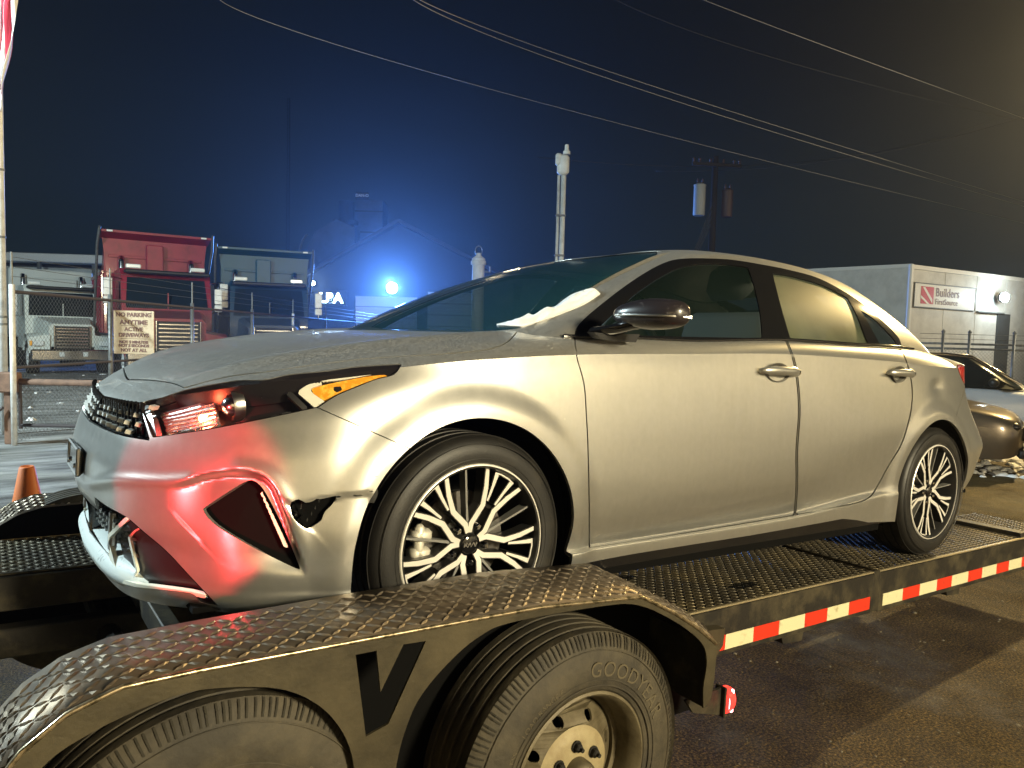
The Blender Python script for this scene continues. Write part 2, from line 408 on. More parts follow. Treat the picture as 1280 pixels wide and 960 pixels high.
# ------------------------------------------------------------------ the car body (near half is y<0, the far half its mirror)
CREASE = np.array([(-.775,0,.700),(-.770,.25,.699),(-.755,.42,.698),(-.725,.54,.704),(-.665,.64,.724),(-.57,.725,.750),(-.42,.79,.779),(-.24,.832,.809),
    (-.02,.856,.840),(.34,.868,.874),(.83,.874,.902),(1.43,.874,.932),(2.25,.868,.940),(2.80,.835,.936),(3.10,.785,.945),(3.32,.715,.962),(3.46,.62,.978),(3.55,.48,.992),(3.60,.28,1.0),(3.62,0,1.005)])
_cl = np.r_[0, np.cumsum(np.linalg.norm(np.diff(CREASE, axis=0), axis=1))]
NU = 560
_uu = np.linspace(0, _cl[-1], 4000); _c = cat(_uu, _cl, CREASE)
# denser at the nose and tail
_w = 1+1.6*np.exp(-((_c[:,0]+.75)/.35)**2)+.6*np.exp(-((_c[:,0]-3.5)/.3)**2)
_s = np.r_[0, np.cumsum((_w[1:]+_w[:-1])/2)]; U = np.interp(np.linspace(0, _s[-1], NU), _s, _uu)
CC = cat(U, _cl, CREASE); CC[:,1] = np.maximum(CC[:,1], 0)
_d = np.gradient(CC[:,:2], axis=0); _n = np.stack([-_d[:,1], _d[:,0]], 1); _n /= np.linalg.norm(_n, axis=1, keepdims=True)
_n[0] = (-1,0); _n[-1] = (1,0)
for _ in range(10): _n[1:-1] = (_n[2:]+_n[:-2]+2*_n[1:-1])/4
_n /= np.linalg.norm(_n, axis=1, keepdims=True)
# outward offsets below the crease: profile keys (u position, [(z, offset)...] from top to bottom)
def uk(i): return _cl[i]
PROF = [
 (uk(0), [(.70,0),(.655,.052),(.60,.082),(.55,.098),(.49,.116),(.42,.119),(.37,.112),(.32,.086),(.25,.078),(.20,.075),(.16,.07)]),
 (uk(2), [(.70,0),(.655,.052),(.60,.080),(.55,.094),(.49,.106),(.42,.106),(.37,.100),(.32,.075),(.25,.066),(.20,.064),(.16,.06)]),
 (uk(4), [(.72,0),(.66,.040),(.60,.060),(.55,.074),(.49,.084),(.42,.086),(.37,.082),(.32,.074),(.25,.066),(.20,.050),(.16,.005)]),
 (uk(5), [(.75,0),(.68,.038),(.62,.056),(.56,.072),(.49,.086),(.42,.090),(.37,.090),(.32,.088),(.25,.082),(.205,.070),(.155,-.01)]),
 (uk(6), [(.78,0),(.70,.040),(.64,.060),(.57,.078),(.49,.088),(.42,.092),(.37,.092),(.32,.088),(.25,.084),(.222,.078),(.165,.012)]),
 (uk(7), [(.81,0),(.74,.030),(.67,.046),(.59,.060),(.50,.064),(.42,.066),(.37,.064),(.32,.058),(.25,.056),(.222,.052),(.165,.0)]),
 (uk(8), [(.84,0),(.77,.018),(.70,.029),(.61,.037),(.50,.040),(.42,.036),(.37,.033),(.32,.028),(.25,.022),(.20,.02),(.16,.01)]),
 (uk(9), [(.874,0),(.82,.010),(.74,.019),(.64,.026),(.50,.030),(.42,.026),(.36,.018),(.31,.004),(.262,-.010),(.258,.018),(.19,.012)]),
 (uk(11),[(.932,0),(.87,.008),(.78,.017),(.66,.025),(.52,.029),(.44,.024),(.385,.010),(.33,-.006),(.282,-.014),(.278,.018),(.20,.012)]),
 (uk(12),[(.940,0),(.88,.008),(.79,.018),(.70,.026),(.62,.030),(.55,.026),(.45,.016),(.38,.010),(.35,.012),(.32,.020),(.20,.014)]),
 (uk(13),[(.936,0),(.88,.010),(.80,.024),(.72,.040),(.64,.052),(.58,.056),(.48,.054),(.40,.050),(.35,.046),(.30,.038),(.20,.02)]),
 (uk(14),[(.945,0),(.88,.008),(.80,.022),(.72,.042),(.64,.064),(.58,.080),(.50,.092),(.42,.084),(.35,.07),(.30,.05),(.20,.01)]),
 (uk(15),[(.962,0),(.88,.006),(.80,.018),(.72,.044),(.64,.076),(.58,.100),(.52,.118),(.42,.098),(.35,.08),(.28,.05),(.20,.0)]),
 (uk(17),[(.99,0),(.90,.010),(.82,.030),(.74,.06),(.66,.10),(.58,.135),(.52,.145),(.42,.12),(.35,.10),(.28,.07),(.20,.0)]),
 (uk(19),[(1.005,0),(.92,.010),(.84,.030),(.74,.06),(.66,.10),(.58,.135),(.52,.145),(.42,.12),(.35,.10),(.28,.07),(.20,.0)]),
]
KZ = 11; NVL = 96
_pu = np.array([p[0] for p in PROF]); _pz = np.array([[q[0] for q in p[1]] for p in PROF]); _po = np.array([[q[1] for q in p[1]] for p in PROF])
def lower_grid():
    Zk = pchip(U, _pu, _pz); Ok = pchip(U, _pu, _po)
    Zk[:,0] = CC[:,2]
    G = np.zeros((NU, NVL, 3)); kk = np.arange(KZ, dtype=float); tt = np.linspace(0, KZ-1, NVL)
    for i in range(NU):
        z = pchip(tt, kk, Zk[i]); o = cat(tt, kk, Ok[i])
        x = CC[i,0]+_n[i,0]*o; y = CC[i,1]+_n[i,1]*o
        G[i,:,0] = x; G[i,:,1] = -y; G[i,:,2] = z
    G[0,:,1] = 0; G[-1,:,1] = 0
    # flares round the wheel arches
    for cx, amp, r0, r1 in ((0,.016,.39,.475),(2.7,.013,.39,.475)):
        r = np.hypot(G[:,:,0]-cx, G[:,:,2]-.31); side = sstep(.70,.80,-G[:,:,1])
        G[:,:,1] -= amp*(1-sstep(r0, r1, r))*side*sstep(.60,.70,1-(np.abs(G[:,:,0]-cx)-.3)*1.5)
    return G
GL = lower_grid()
# upper surface: from the crease inwards to the centreline (bonnet, cowl ... boot lid)
H0 = np.array([(-.775,.700),(-.70,.748),(-.60,.795),(-.50,.828),(-.40,.852),(-.14,.898),(.2,.932),(.36,.944),(.5,.944),(1.0,.94),(3.0,.98),(3.30,1.035),(3.45,1.045),(3.56,1.035),(3.62,1.005)])
def upper_grid(NV=64):
    x0 = np.interp(U, [uk(0),uk(1),uk(2),uk(3),uk(4),uk(5),uk(6),uk(7),uk(8),uk(9),uk(13),uk(14),uk(15),uk(16),uk(17),uk(18),uk(19)],
                   [-.775,-.765,-.745,-.705,-.64,-.55,-.42,-.26,-.06,.30,2.80,3.05,3.25,3.36,3.46,3.55,3.62])
    h = pchip(x0, H0[:,0], H0[:,1]); w = np.linspace(0,1,NV)**1.6
    px_ = np.interp(U, [uk(0),uk(3),uk(5),uk(7),uk(8),uk(9),uk(13),uk(19)], [1.6,2.2,3.0,4.6,6.0,12.,5.0,3.0])
    G = np.zeros((NU, NV, 3))
    for i in range(NU):
        q = 1-w; g = 1-q**px_[i]
        ridge = .010*np.exp(-((q-.74)/.055)**2)*sstep(-.74,-.5,x0[i])*(1-sstep(.3,.5,x0[i]))
        G[i,:,0] = CC[i,0]*(1-w)+x0[i]*w; G[i,:,1] = -CC[i,1]*(1-w); G[i,:,2] = CC[i,2]+(h[i]-CC[i,2])*g+ridge
    return G
GU = upper_grid()
# greenhouse: U-shaped rows from the base line to the roof edge
GB = [(.15,0,.930),(.16,.30,.930),(.20,.55,.932),(.26,.69,.928),(.36,.782,.925),(.60,.812,.938),(.95,.826,.950),(1.45,.832,.984),(2.0,.826,.998),(2.35,.806,1.008),(2.65,.765,1.01),(2.95,.70,1.005),(3.12,.60,1.01),(3.22,.42,1.03),(3.25,.2,1.04),(3.26,0,1.045)]
GT = [(1.22,0,1.352),(1.215,.20,1.350),(1.20,.38,1.342),(1.18,.47,1.333),(1.19,.53,1.322),(1.24,.560,1.322),(1.36,.578,1.334),(1.58,.590,1.346),(1.86,.590,1.345),(2.12,.584,1.330),(2.34,.575,1.302),(2.50,.555,1.275),(2.58,.50,1.270),(2.63,.38,1.285),(2.65,.2,1.300),(2.66,0,1.303)]
_gb = np.array(GB); _gt = np.array(GT); _gk = np.arange(len(GB), dtype=float)
def green_grid(nu=420, nv=60):
    u = np.linspace(0, len(GB)-1, nu); B = cat(u, _gk, _gb); T_ = cat(u, _gk, _gt); G = np.zeros((nu,nv,3)); v = np.linspace(0,1,nv)
    t = np.gradient(B[:,:2]+T_[:,:2], axis=0); n = np.stack([-t[:,1], t[:,0]],1); n /= np.linalg.norm(n,axis=1,keepdims=True); n[0] = (-1,0); n[-1] = (1,0)
    bul = np.interp(u, [0,4,6,11,15],[.055,.035,.022,.02,.02])
    for i in range(nu):
        w = v[:,None]; Pp = B[i]*(1-w)+T_[i]*w; b = 4*v*(1-v)*bul[i]
        if u[i] < 3: b2 = b*1.0; Pp[:,2] += b2*.9; Pp[:,0] -= b*.3
        else: Pp[:,0] += n[i,0]*b; Pp[:,1] += n[i,1]*b; Pp[:,2] += b*.25
        G[i] = Pp; G[i,:,1] *= -1
    G[0,:,1] = 0; G[-1,:,1] = 0
    return G
GG = green_grid()
def roof_grid(nv=40):
    E_ = GG[:,-1,:].copy(); nu = len(E_); G = np.zeros((nu,nv,3)); w = np.linspace(0,1,nv)**1.5
    xc = np.interp(np.arange(nu)/(nu-1)*15, [0,4,5,10,12,15],[1.22,1.28,1.36,2.3,2.5,2.66])
    hc = pchip(xc, [1.22,1.4,1.6,1.85,2.1,2.35,2.66],[1.352,1.384,1.404,1.413,1.408,1.385,1.303])
    for i in range(nu):
        g = 1-(1-w)**2.3
        G[i,:,0] = E_[i,0]*(1-w)+xc[i]*w; G[i,:,1] = E_[i,1]*(1-w); G[i,:,2] = E_[i,2]+(hc[i]-E_[i,2])*g
    return G
GR = roof_grid()
# ---- sculpting of the lower grid in the photograph's outline of each fold (real displacement of the sheet)
def sculpt(G):
    sh = G.shape; P = to_px(G.reshape(-1,3)); front = (G[:,:,0].ravel() < .1)
    du = np.gradient(G, axis=0); dv = np.gradient(G, axis=1); n = np.cross(du, dv).reshape(-1,3); n /= np.maximum(np.linalg.norm(n,axis=1,keepdims=True),1e-12)
    if n[len(n)//3,1] > 0: n = -n
    cx = G.reshape(-1,3)-np.array([1.4,0,.5]); 
    if (np.sum(cx*n,1)).mean() < 0: n = -n
    edge = smooth_poly([(206,610),(250,594),(288,588.5),(316,590),(338,602),(352,630),(372,685),(386,724)], 6, False)
    reg = np.concatenate([edge, [(392,740),(330,735),(270,700),(225,650),(200,625)]])
    s = poly_sdf(P, reg); d = line_sdf(P, edge)
    dep = np.where((s < 0) & front, sstep(0,6,d)*np.exp(-(d/50)**2)*.026*sstep(205,262,P[:,0])*(1-sstep(690,722,P[:,1])), 0)
    # raised frame between the vent and the torn cover
    fr = smooth_poly([(300,586),(330,592),(350,612),(372,660),(388,706),(400,722)], 6, False)
    d2 = line_sdf(P, fr); dep -= np.where(front, np.exp(-(d2/10)**2)*.005*(1-sstep(660,715,P[:,1])), 0)
    # fold from the lamp down the corner of the nose
    f2 = smooth_poly([(118,604),(150,600),(200,602),(235,600)], 6, False)
    dep -= np.where(front, np.exp(-(line_sdf(P, f2)/7)**2)*.006, 0)
    # dent behind the lamp of the quarter panel and its highlights
    dep += np.where(G[:,:,0].ravel() > 2.4, np.exp(-(((P[:,0]-1172)/7)**2+((P[:,1]-484)/10)**2))*.010, 0)
    # broken cover: the panel steps back under the torn edge
    tear = [(345,618),(364,627),(384,628),(398,623),(432,617),(466,613),(470,640),(450,700),(420,700),(392,668),(372,655)]
    s3 = poly_sdf(P, np.array(tear, float)); dep += np.where(front & (s3 < 0), sstep(0,-5,s3)*.006*np.exp(-((P[:,1]-618)/45)**2), 0)
    # pressed fold low on the doors: the skin turns under below it
    fx = np.array([700,740,860,995,1070,1130,1150]); fy = np.array([682,672,646,610,578,540,522]); bx = np.array([700,736,760,860,992,1045,1088,1112,1126,1150]); by = np.array([690,685,681,665.5,644,634,620.5,580,557,525])
    yl = np.interp(P[:,0], fx, fy); yb = np.interp(P[:,0], bx, by); reg = (P[:,0] > 738) & (P[:,0] < 1128) & (G[:,:,0].ravel() > .2) & (G[:,:,0].ravel() < 2.5)
    dd = np.clip(P[:,1]-yl, 0, 60)*np.interp(P[:,0],[740,1000,1130],[.00022,.00032,.0004])*sstep(738,800,P[:,0])*(1-sstep(985,1062,P[:,0]))
    dep += np.where(reg, dd*(1-sstep(-3,1,P[:,1]-yb)), 0)
    Gn = G.reshape(-1,3)-n*dep[:,None]
    return Gn.reshape(sh)
GL = sculpt(GL)
def sheet(G):
    s = Sheet.grid(G); c = s.A[:,:3]-np.array([1.4,0,.5])
    if (np.sum(c*s.A[:,3:6],1)).mean() < 0: s.flip()
    return s
SL, SU, SG, SR = sheet(GL), sheet(GU), sheet(GG), sheet(GR)
def strip_grid(n=240, m=9):
    xs = np.linspace(.30, 3.02, n); 
    o = np.argsort(CC[9:-60,0]); cx = CC[9:-60,0]; yc = np.interp(xs, CC[:,0][80:-70], CC[:,1][80:-70]); zc = np.interp(xs, CC[:,0][80:-70], CC[:,2][80:-70])
    gb = cat(np.linspace(3.4,12.2,600), _gk, _gb); yb = np.interp(xs, gb[:,0], gb[:,1]); zb = np.interp(xs, gb[:,0], gb[:,2])
    G = np.zeros((n,m,3)); t = np.linspace(0,1,m)
    for i in range(n):
        G[i,:,0] = xs[i]; b = 4*t*(1-t)*.006
        G[i,:,1] = -(yc[i]*(1-t)+(yb[i]-.004)*t)-b; G[i,:,2] = zc[i]*(1-t)+(zb[i]+.003)*t+b
    return G
SK = Sheet.grid(strip_grid())
if SK.A[:,4].mean() > 0: SK.flip()

CARB = empty('silver_sedan', (0,0,DECK_H), (0,TILT,0), label='silver sedan with a torn front bumper standing on the trailer', cat='car')
def pxf(s, poly): return poly_sdf(s.A[:,6:8], poly)
def cutout(s, poly, g=0., cond=None):
    """-> (inside, outside) for a closed outline in photo pixels"""
    f = pxf(s, poly)
    if cond is not None: f = np.where(cond(s.A), f, np.maximum(np.abs(f), 5.))
    return s.clip(f+g)[0], s.clip(f-g)[1]
def seam(s, line, w=.75, cond=None):
    """take a narrow groove out along an open line"""
    f = line_sdf(s.A[:,6:8], line)-w
    if cond is not None: f = np.where(cond(s.A), f, 9.)
    return s.clip(f)[1]
# wheel openings
def arch_f(A, cx, rx, rz, cz=.285):
    x = A[:,0]-cx; z = A[:,2]-cz
    e = (np.sqrt((x/rx)**2+(np.maximum(z,0)/rz)**2)-1)*min(rx,rz)
    e = np.where(A[:,1] < -.55, e, 1.); return e
for cx, rx, rz in ((-.008,.364,.372),(2.70,.366,.368)):
    SL = SL.clip(arch_f(SL.A, cx, rx, rz, .31))[1]
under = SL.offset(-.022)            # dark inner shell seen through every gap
# head lamp
LAMP = [(177.5,505),(202,497.5),(231,488),(270,480),(300,475.5),(330,475),(361,468.5),(408,464),(439,459.5),(470,457),(502,455.2,0),(492,468),(470,474),(442,485),(420,494.5),(397,509.5,0),(392,510),(328,523.5),(257,537),(191,546.5,0),(184,528)]
LAMP = smooth_poly(LAMP, 5)
frontc = lambda A: A[:,0] < .2
l1, SL = cutout(SL, LAMP, .6, frontc); l2, SU = cutout(SU, LAMP, .6, frontc)
lampface = l1.join(l2)
under = under.clip(np.where(frontc(under.A), pxf(under, LAMP)+1.5, 9))[1]
# upper grille, in the plane of the nose
def grille_f(A):
    y = -A[:,1]; z = A[:,2]; top = .650+.050*y; bot = .578+.022*y; mid = (top+bot)/2
    f = np.maximum(np.maximum(z-top, bot-z), (A[:,6]-(174.5+(A[:,7]-505)*.27))/420); return np.where((A[:,0] < -.5) & (A[:,6] < 230), f, 9.)
gr_l, SL = SL.clip(grille_f(SL.A)+.002)[0], SL.clip(grille_f(SL.A)-.002)[1]
under = under.clip(grille_f(under.A)-.002)[1]
# lower intake and black corner
INT = smooth_poly([(60,600,0),(103,613),(119,622.5),(135,634),(158,646.6),(178.5,664),(208,689),(238,721),(272,757,0),(250,752),(238,741),(172,734),(151,728.5),(141,712),(132,696),(118,676),(108,655),(60,652,0)], 4)
def intake_f(A):
    y = -A[:,1]; z = A[:,2]
    fy = np.maximum(np.maximum(z-(.352+.03*y), (.235-.02*y)-z), y-.40)*420
    fp = poly_sdf(A[:,6:8], INT); fp = np.where((y > .30), fp, 60.)
    return np.where(A[:,0] < -.4, np.minimum(fy, fp), 60.)
int_l, SL = SL.clip(intake_f(SL.A)+.5)[0], SL.clip(intake_f(SL.A)-.5)[1]
under = under.clip(intake_f(under.A)-1.)[1]
# corner vent
VENT = smooth_poly([(254.8,639),(260,632),(292,611),(308,602),(316,600.8),(325,607),(335,622),(355,662),(375.5,711.5,0),(363,707),(313,682),(272,658)], 4)
_, SL = cutout(SL, VENT, .4, frontc)
TEAR = smooth_poly([(362.3,635,0),(364,628,0),(372.7,624),(379,627,0),(383,629,0),(392.5,626,0),(396,623,0),(399,624),(410,622),(432,617,0),(446,618,0),(467,613,0),(466,616,0),(446,621,0),(431,619.5),(421,624),(413,633),(406,640),(402,650,0),(394,656),(384,661),(376,657),(370,651,0),(366.5,647)], 3)
_, SL = cutout(SL, TEAR, .1, frontc)
# below the sill: black moulding
SILL = smooth_poly([(700,716),(715,708),(780,694.5),(860,681.5),(936,669.5),(1010,656.5),(1053,648.5,0),(1070,650),(1085,653,0),(1114,652),(1180,650)], 4, False)
def below_f(A, line):              # signed: negative below a left-to-right line in px
    P = A[:,6:8]; y = np.interp(P[:,0], line[:,0], line[:,1]); return y-P[:,1]
sidec = lambda A: (A[:,0] > .2) & (A[:,0] < 2.6)
f = np.where(sidec(SL.A), below_f(SL.A, SILL), 9.)
sill_black, SL = SL.clip(f)
# door bottoms, doors
DOORF = smooth_poly([(718.3,421,0),(721,446),(730,480),(733,520),(735,560),(736.5,630),(736.5,684.5,0),(760,681),(860,665.5),(992.5,644,0),(995,606),(995,562),(998,519),(997,488),(992,453),(982,425.6,0),(850,423)], 5)
DOORR = smooth_poly([(984,425.8,0),(994,453),(999,488),(1000,519),(997,562),(997,606),(994.5,643.5,0),(1045,634),(1072.6,628),(1088,620.5),(1097,607),(1112,580),(1126,557),(1135,530),(1139.5,507),(1140,484),(1135,458),(1127,437,0)], 5)
rest_k = SK; rest_l = SL; doors = []
for D in (DOORF, DOORR):
    a, rest_l = cutout(rest_l, D, .75, lambda A: (A[:,0] > .15) & (A[:,0] < 3.0))
    b, rest_k = cutout(rest_k, D, .75)
    doors.append(a.join(b))
# bumper / wing split
BS = np.array([(397,509.5),(440,528),(503,556.5),(540,575)], float)
BUMP = smooth_poly([(0,480,0),(120,470,0),(160,474,0),(185,480,0),(215,484,0),(231,487,0),(300,490,0),(397,509.5,0),(503,556.5,0),(545,576,0),(545,900,0),(0,900,0)], 2)
bump_l, rest_l = cutout(rest_l, BUMP, .6, lambda A: A[:,0] < .1)
# bonnet
HOOD = smooth_poly([(100,380,0),(100,470,0),(154,474),(191,475.5),(217,479.5),(230,485,0),(268,474.5),(300,468.5),(330,465.2),(377,458.3),(424,452.3),(455,448.7),(519,444.5),(560,442),(600,438.5),(622,433.5),(636,426),(645,416),(651,406,0),(660,396,0),(640,380,0)], 4)
def hoodc(A): return (A[:,0] < .33)
hood, restu = cutout(SU, HOOD, .7, hoodc)
nose, restu2 = restu.clip(np.where(restu.A[:,0] < -.55, -1., 1.))
nose_a, wingtop_a = cutout(nose, BUMP, .0)
wing_u = restu2.join(wingtop_a)
wing_u, boot = wing_u.clip(np.where((wing_u.A[:,0] > 2.6), 1., -1.))
cabintop, wing_u = wing_u.clip(wing_u.A[:,0]*-1+.42)      # the hidden deck between wing and boot is the cowl
cowl, wtop = cabintop.clip(np.where(-cabintop.A[:,1] > .60, 1., -1.)*1.)
wing_u = wing_u.join(wtop)
rear_l, wing_l = rest_l.clip(1.2-rest_l.A[:,0])
sill_part, quarter_l = rear_l.clip(rear_l.A[:,0]-2.30)
sill_f, wing_l = wing_l.clip(.365-wing_l.A[:,0]) 
RB = smooth_poly([(1206,486,0),(1200,505),(1192,528),(1186,540)], 4, False)
quarter_l = seam(quarter_l, RB, .5, lambda A: (A[:,0] > 2.8) & (A[:,1] < -.5))
# tail lamp
TL = smooth_poly([(1196,456,0),(1203,456),(1211,466),(1214,480),(1213,492,0),(1207,483),(1200,468)], 4)
tail_l, quarter_l = cutout(quarter_l, TL, .4, lambda A: A[:,0] > 2.9)
tail_u, boot = cutout(boot, TL, .4, lambda A: A[:,0] > 2.9)
q1, q2 = rest_k.clip(1.2-rest_k.A[:,0])
# ---- greenhouse
WS = smooth_poly([(330,440,0),(640,411,0),(655,408.5),(685,397),(712,380),(737,360),(772,340),(807,323.5),(822,317.5,0),(800,280,0),(330,280,0)], 3)
gz = lambda A: A[:,0] < 1.6
ws_g, SG = cutout(SG, WS, .5, gz)
DLO = smooth_poly([(717.6,420,0),(723.4,405.5),(747,384),(782,357),(810,338.7),(831,328.2),(850,323.6),(880,322.8),(915,324.6),(950,330.2),(985,337),(1024,348),(1064,369.6),(1090,389),(1118.5,416),(1126,428),(1126.5,437.5,0),(1052,433),(980,428.8),(850,425.5)], 4)
dlo_in, SG = cutout(SG, DLO, 0, lambda A: (A[:,0] > .2) & (A[:,0] < 2.78) & (A[:,1] < -.2))
panes = {}
PF = smooth_poly([(741,418,0),(762,397),(780,381),(794,368),(822,348.5),(850,334.5),(876,329.8),(905,330.2),(935,334,0),(943,358),(950,390),(953,422.5,0),(850,420.5)], 4)
PR_ = smooth_poly([(966,342,0),(989,345),(1024,355),(1048,366),(1060,373,0),(1072,396),(1085,429.5,0),(1040,427),(988,422.8,0),(977,385)], 4)
PQ = smooth_poly([(1076,388,0),(1095,401),(1117,424),(1121,432.5,0),(1101,431.5,0),(1088,408)], 4)
trim = dlo_in
for k_, pl in (('f',PF),('r',PR_),('q',PQ)):
    panes[k_], trim = cutout(trim, pl, .2)
def largest(q):
    par = np.arange(len(q.A))
    def fd(i):
        while par[i] != i: par[i] = par[par[i]]; i = par[i]
        return i
    for t in q.T:
        a = fd(t[0])
        for k in t[1:]: par[fd(k)] = a
    r = np.array([fd(i) for i in q.T[:,0]]); u, c = np.unique(r, return_counts=True)
    return Sheet(q.A, q.T[r == u[c.argmax()]]).compact()
for k_ in panes: panes[k_] = largest(panes[k_])
# rear window on the back of the greenhouse
def rw_f(A):
    x, y, z = A[:,0], -A[:,1], A[:,2]; return np.where(x > 2.4, np.maximum(np.maximum(y-(.60-.18*(z-1.04)/.25), z-1.27), 1.06-z), 9.)
rwin, SG = SG.clip(rw_f(SG.A))
# ---- parts
P_ = MT['paint']
def both(s, name, m, **k):          # a panel and its mirror on the far side
    a = s.build(name, m, CARB, **k); b = s.mirror().build(name, m, CARB, **k); return a
bumper = bump_l.join(nose_a).build('front_bumper', P_, CARB, rim=.014, both=True, label='front bumper cover torn open behind the corner vent')
hood.build('bonnet', P_, CARB, rim=.012, both=True)
both(wing_l.join(wing_u).join(q2), 'front_wing', P_)
cowl.build('cowl', MT['black'], CARB, rim=0, both=True)
for d in doors: pass
door_f = doors[0].build('front_door', P_, CARB); door_r = doors[1].build('rear_door', P_, CARB)
doors[0].mirror().build('front_door', P_, CARB); doors[1].mirror().build('rear_door', P_, CARB)
both(sill_f.join(sill_part), 'side_skirt', P_)
both(sill_black, 'sill_moulding', MT['gloss_black'])
quarter_l.join(q1).join(boot).build('rear_quarter', P_, CARB, both=True)
SG.build('roof_pillars', P_, CARB, rim=.008, both=True)
roofp = SR.build('roof', P_, CARB, rim=0, both=True)
both(trim, 'window_frame', MT['gloss_black'], rim=.006)
ws_g.offset(-.004).build('windscreen', MT['windscreen'], CARB, rim=0, both=True)
rwin.offset(-.004).build('rear_window', MT['glass'], CARB, rim=0, both=True)
both(panes['f'].offset(-.006), 'door_window', MT['glass'], rim=0)
both(panes['r'].offset(-.006), 'door_window', MT['glass_rear'], rim=0)
both(panes['q'].offset(-.006), 'quarter_window', MT['glass'], rim=0)
both(tail_l.join(tail_u), 'tail_lamp', MT['red_lens'])
# black inner shell without the window openings
under.build('inner_body', MT['void'], CARB, rim=0, both=True)
# ------------------------------------------------------------------ car details
def rim_only(s, depth, name, m, parent, **k):
    E_ = np.concatenate([s.T[:,[0,1]], s.T[:,[1,2]], s.T[:,[2,0]]]); key = np.sort(E_,1); kk = key[:,0].astype(np.int64)*10**7+key[:,1]
    u, idx, cnt = np.unique(kk, return_index=True, return_counts=True); V = []; Fc = []
    for a, b in E_[idx[cnt == 1]]:
        q = len(V); n0, n1 = s.A[a,3:6], s.A[b,3:6]; V += [s.A[a,:3], s.A[b,:3], s.A[b,:3]-n1*depth, s.A[a,:3]-n0*depth]; Fc.append((q,q+1,q+2,q+3))
    return mk(name, V, Fc, m, parent, **k)
def piece(s, poly, d):              # the piece of a sheet inside an outline, set back by d
    return cutout(s, smooth_poly(poly, 3), 0)[0].offset(-d)
MT['lens'] = mat('clear_lens', (.02,.02,.02), .04, alpha=.10, spec=1.)
MT['cream'] = mat('cream_light_guide', (.82,.80,.68), .35)
MT['smoked'] = mat('smoked_bezel', (.014,.012,.013), .34)
MT['reflector'] = mat('ribbed_reflector', (.85,.80,.76), .22, .9)
for side in (0, 1):
    mir = (lambda q: q.mirror()) if side else (lambda q: q)
    hl = mir(lampface).offset(-.060).build('head_lamp', MT['smoked'], CARB, rim=0)
    rim_only(mir(lampface), .060, 'lamp_housing', MT['smoked'], hl)
    mir(lampface).offset(-.001).build('lens', MT['lens'], hl, rim=0)
    mir(piece(lampface, [(388.6,486),(398.8,480.6),(423.8,475),(470.6,466.6),(489.4,466.4),(466,474.4),(426.9,488.4),(405,498.6,0)], .012)).build('indicator', MT['amber'], hl, rim=.01)
    mir(piece(lampface, [(414,482,0),(427,480.4,0),(428.5,485.2,0),(420.6,488.7,0)], .010)).build('marker_window', MT['smoked'], hl, rim=.004)
    dr = cutout(piece(lampface, [(370.6,488.4,0),(381.6,480.6),(392.5,476.7),(408,473.3),(470.6,463),(498.8,460,0),(489,464,0),(470.6,466),(423,474),(398,480),(387.5,486,0),(405,499.5,0),(407,503.3,0),(395.6,510,0)], .009), smooth_poly([(387.5,486.2),(398,480.4),(423.8,474.5),(470,466.2),(492,465.5,0),(466,475),(426.9,489),(405,499.5,0)],3), 0)[1]
    mir(dr).build('light_guide', MT['cream'], hl, rim=.012)
    mir(piece(lampface, [(355,488.4,0),(363.6,487,0),(386,508.5,0),(378.5,511,0)], .012)).build('trim_fin', MT['satin'], hl, rim=.02)
    mir(piece(lampface, [(320,487,0),(361,478,0),(364.5,479.5,0),(340,486,0),(322,491,0)], .030)).build('trim_blade', MT['satin'], hl, rim=.02)
    mir(piece(lampface, [(322,520,0),(366,507,0),(369,509.5,0),(345,517,0),(323,524.5,0)], .030)).build('trim_blade', MT['satin'], hl, rim=.02)
    mir(piece(lampface, [(177,505,0),(184,504,0),(194,546,0),(187,548,0)], .006)).build('trim_fin', MT['satin'], hl, rim=.02)
    # ribbed main reflector: stacked scoops of bright metal
    for k in range(7):
        t0, t1 = k/7, (k+1)/7
        L0 = np.array([189,507.])*(1-t0)+np.array([196,544.])*t0; L1 = np.array([189,507.])*(1-t1)+np.array([196,544.])*t1
        R0 = np.array([258,491.])*(1-t0)+np.array([264,529.])*t0; R1 = np.array([258,491.])*(1-t1)+np.array([264,529.])*t1
        pc = piece(lampface, [tuple(L0)+(0,), tuple(R0)+(0,), tuple(R1-(0,.6))+(0,), tuple(L1-(0,.6))+(0,)], .030)
        if len(pc.T) == 0: continue
        t = np.clip((pc.A[:,7]-np.interp(pc.A[:,6],[L0[0],R0[0]],[L0[1],R0[1]]))/max(L1[1]-L0[1],1e-6),0,1)
        nrm = pc.A[:,3:6].copy(); nrm[:,2] += (t-.5)*2.0; nrm /= np.linalg.norm(nrm,axis=1,keepdims=True)
        pc.A[:,:3] -= pc.A[:,3:6]*(4*t*(1-t)*.006)[:,None]; pc.A[:,3:6] = nrm
        mir(pc).build('reflector', MT['reflector'], hl, rim=.012)
    b = MB(); q = at_y(236,522,-.62); q = np.array([q[0]+.030, -.632, q[2]]); b.lathe([(0,-.010),(.008,-.007),(.010,0),(.008,.010),(0,.013)], 12, 'x', (q[0], q[1]*(-1 if side else 1), q[2])); b.build('bulb', mat('added_bulb_glow', (1,.3,.1), .3, emis=(1,.13,.035), estr=60), hl, smooth=True)  # bulb made to glow, added for the red shine inside the lamp
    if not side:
        l = lamp('bulb_light', 'POINT', (0,0,0), 1.5, (1,.10,.04), .01); l.parent = hl; l.location = (float(q[0]-.012), float(q[1]-.016), float(q[2]))  # added red light that spreads the glow in the near head lamp
    # projector
    c = at_y(303,506,-.66) if True else None
    c = np.array([-.625,-.665,.700]); sy = -1 if side else 1
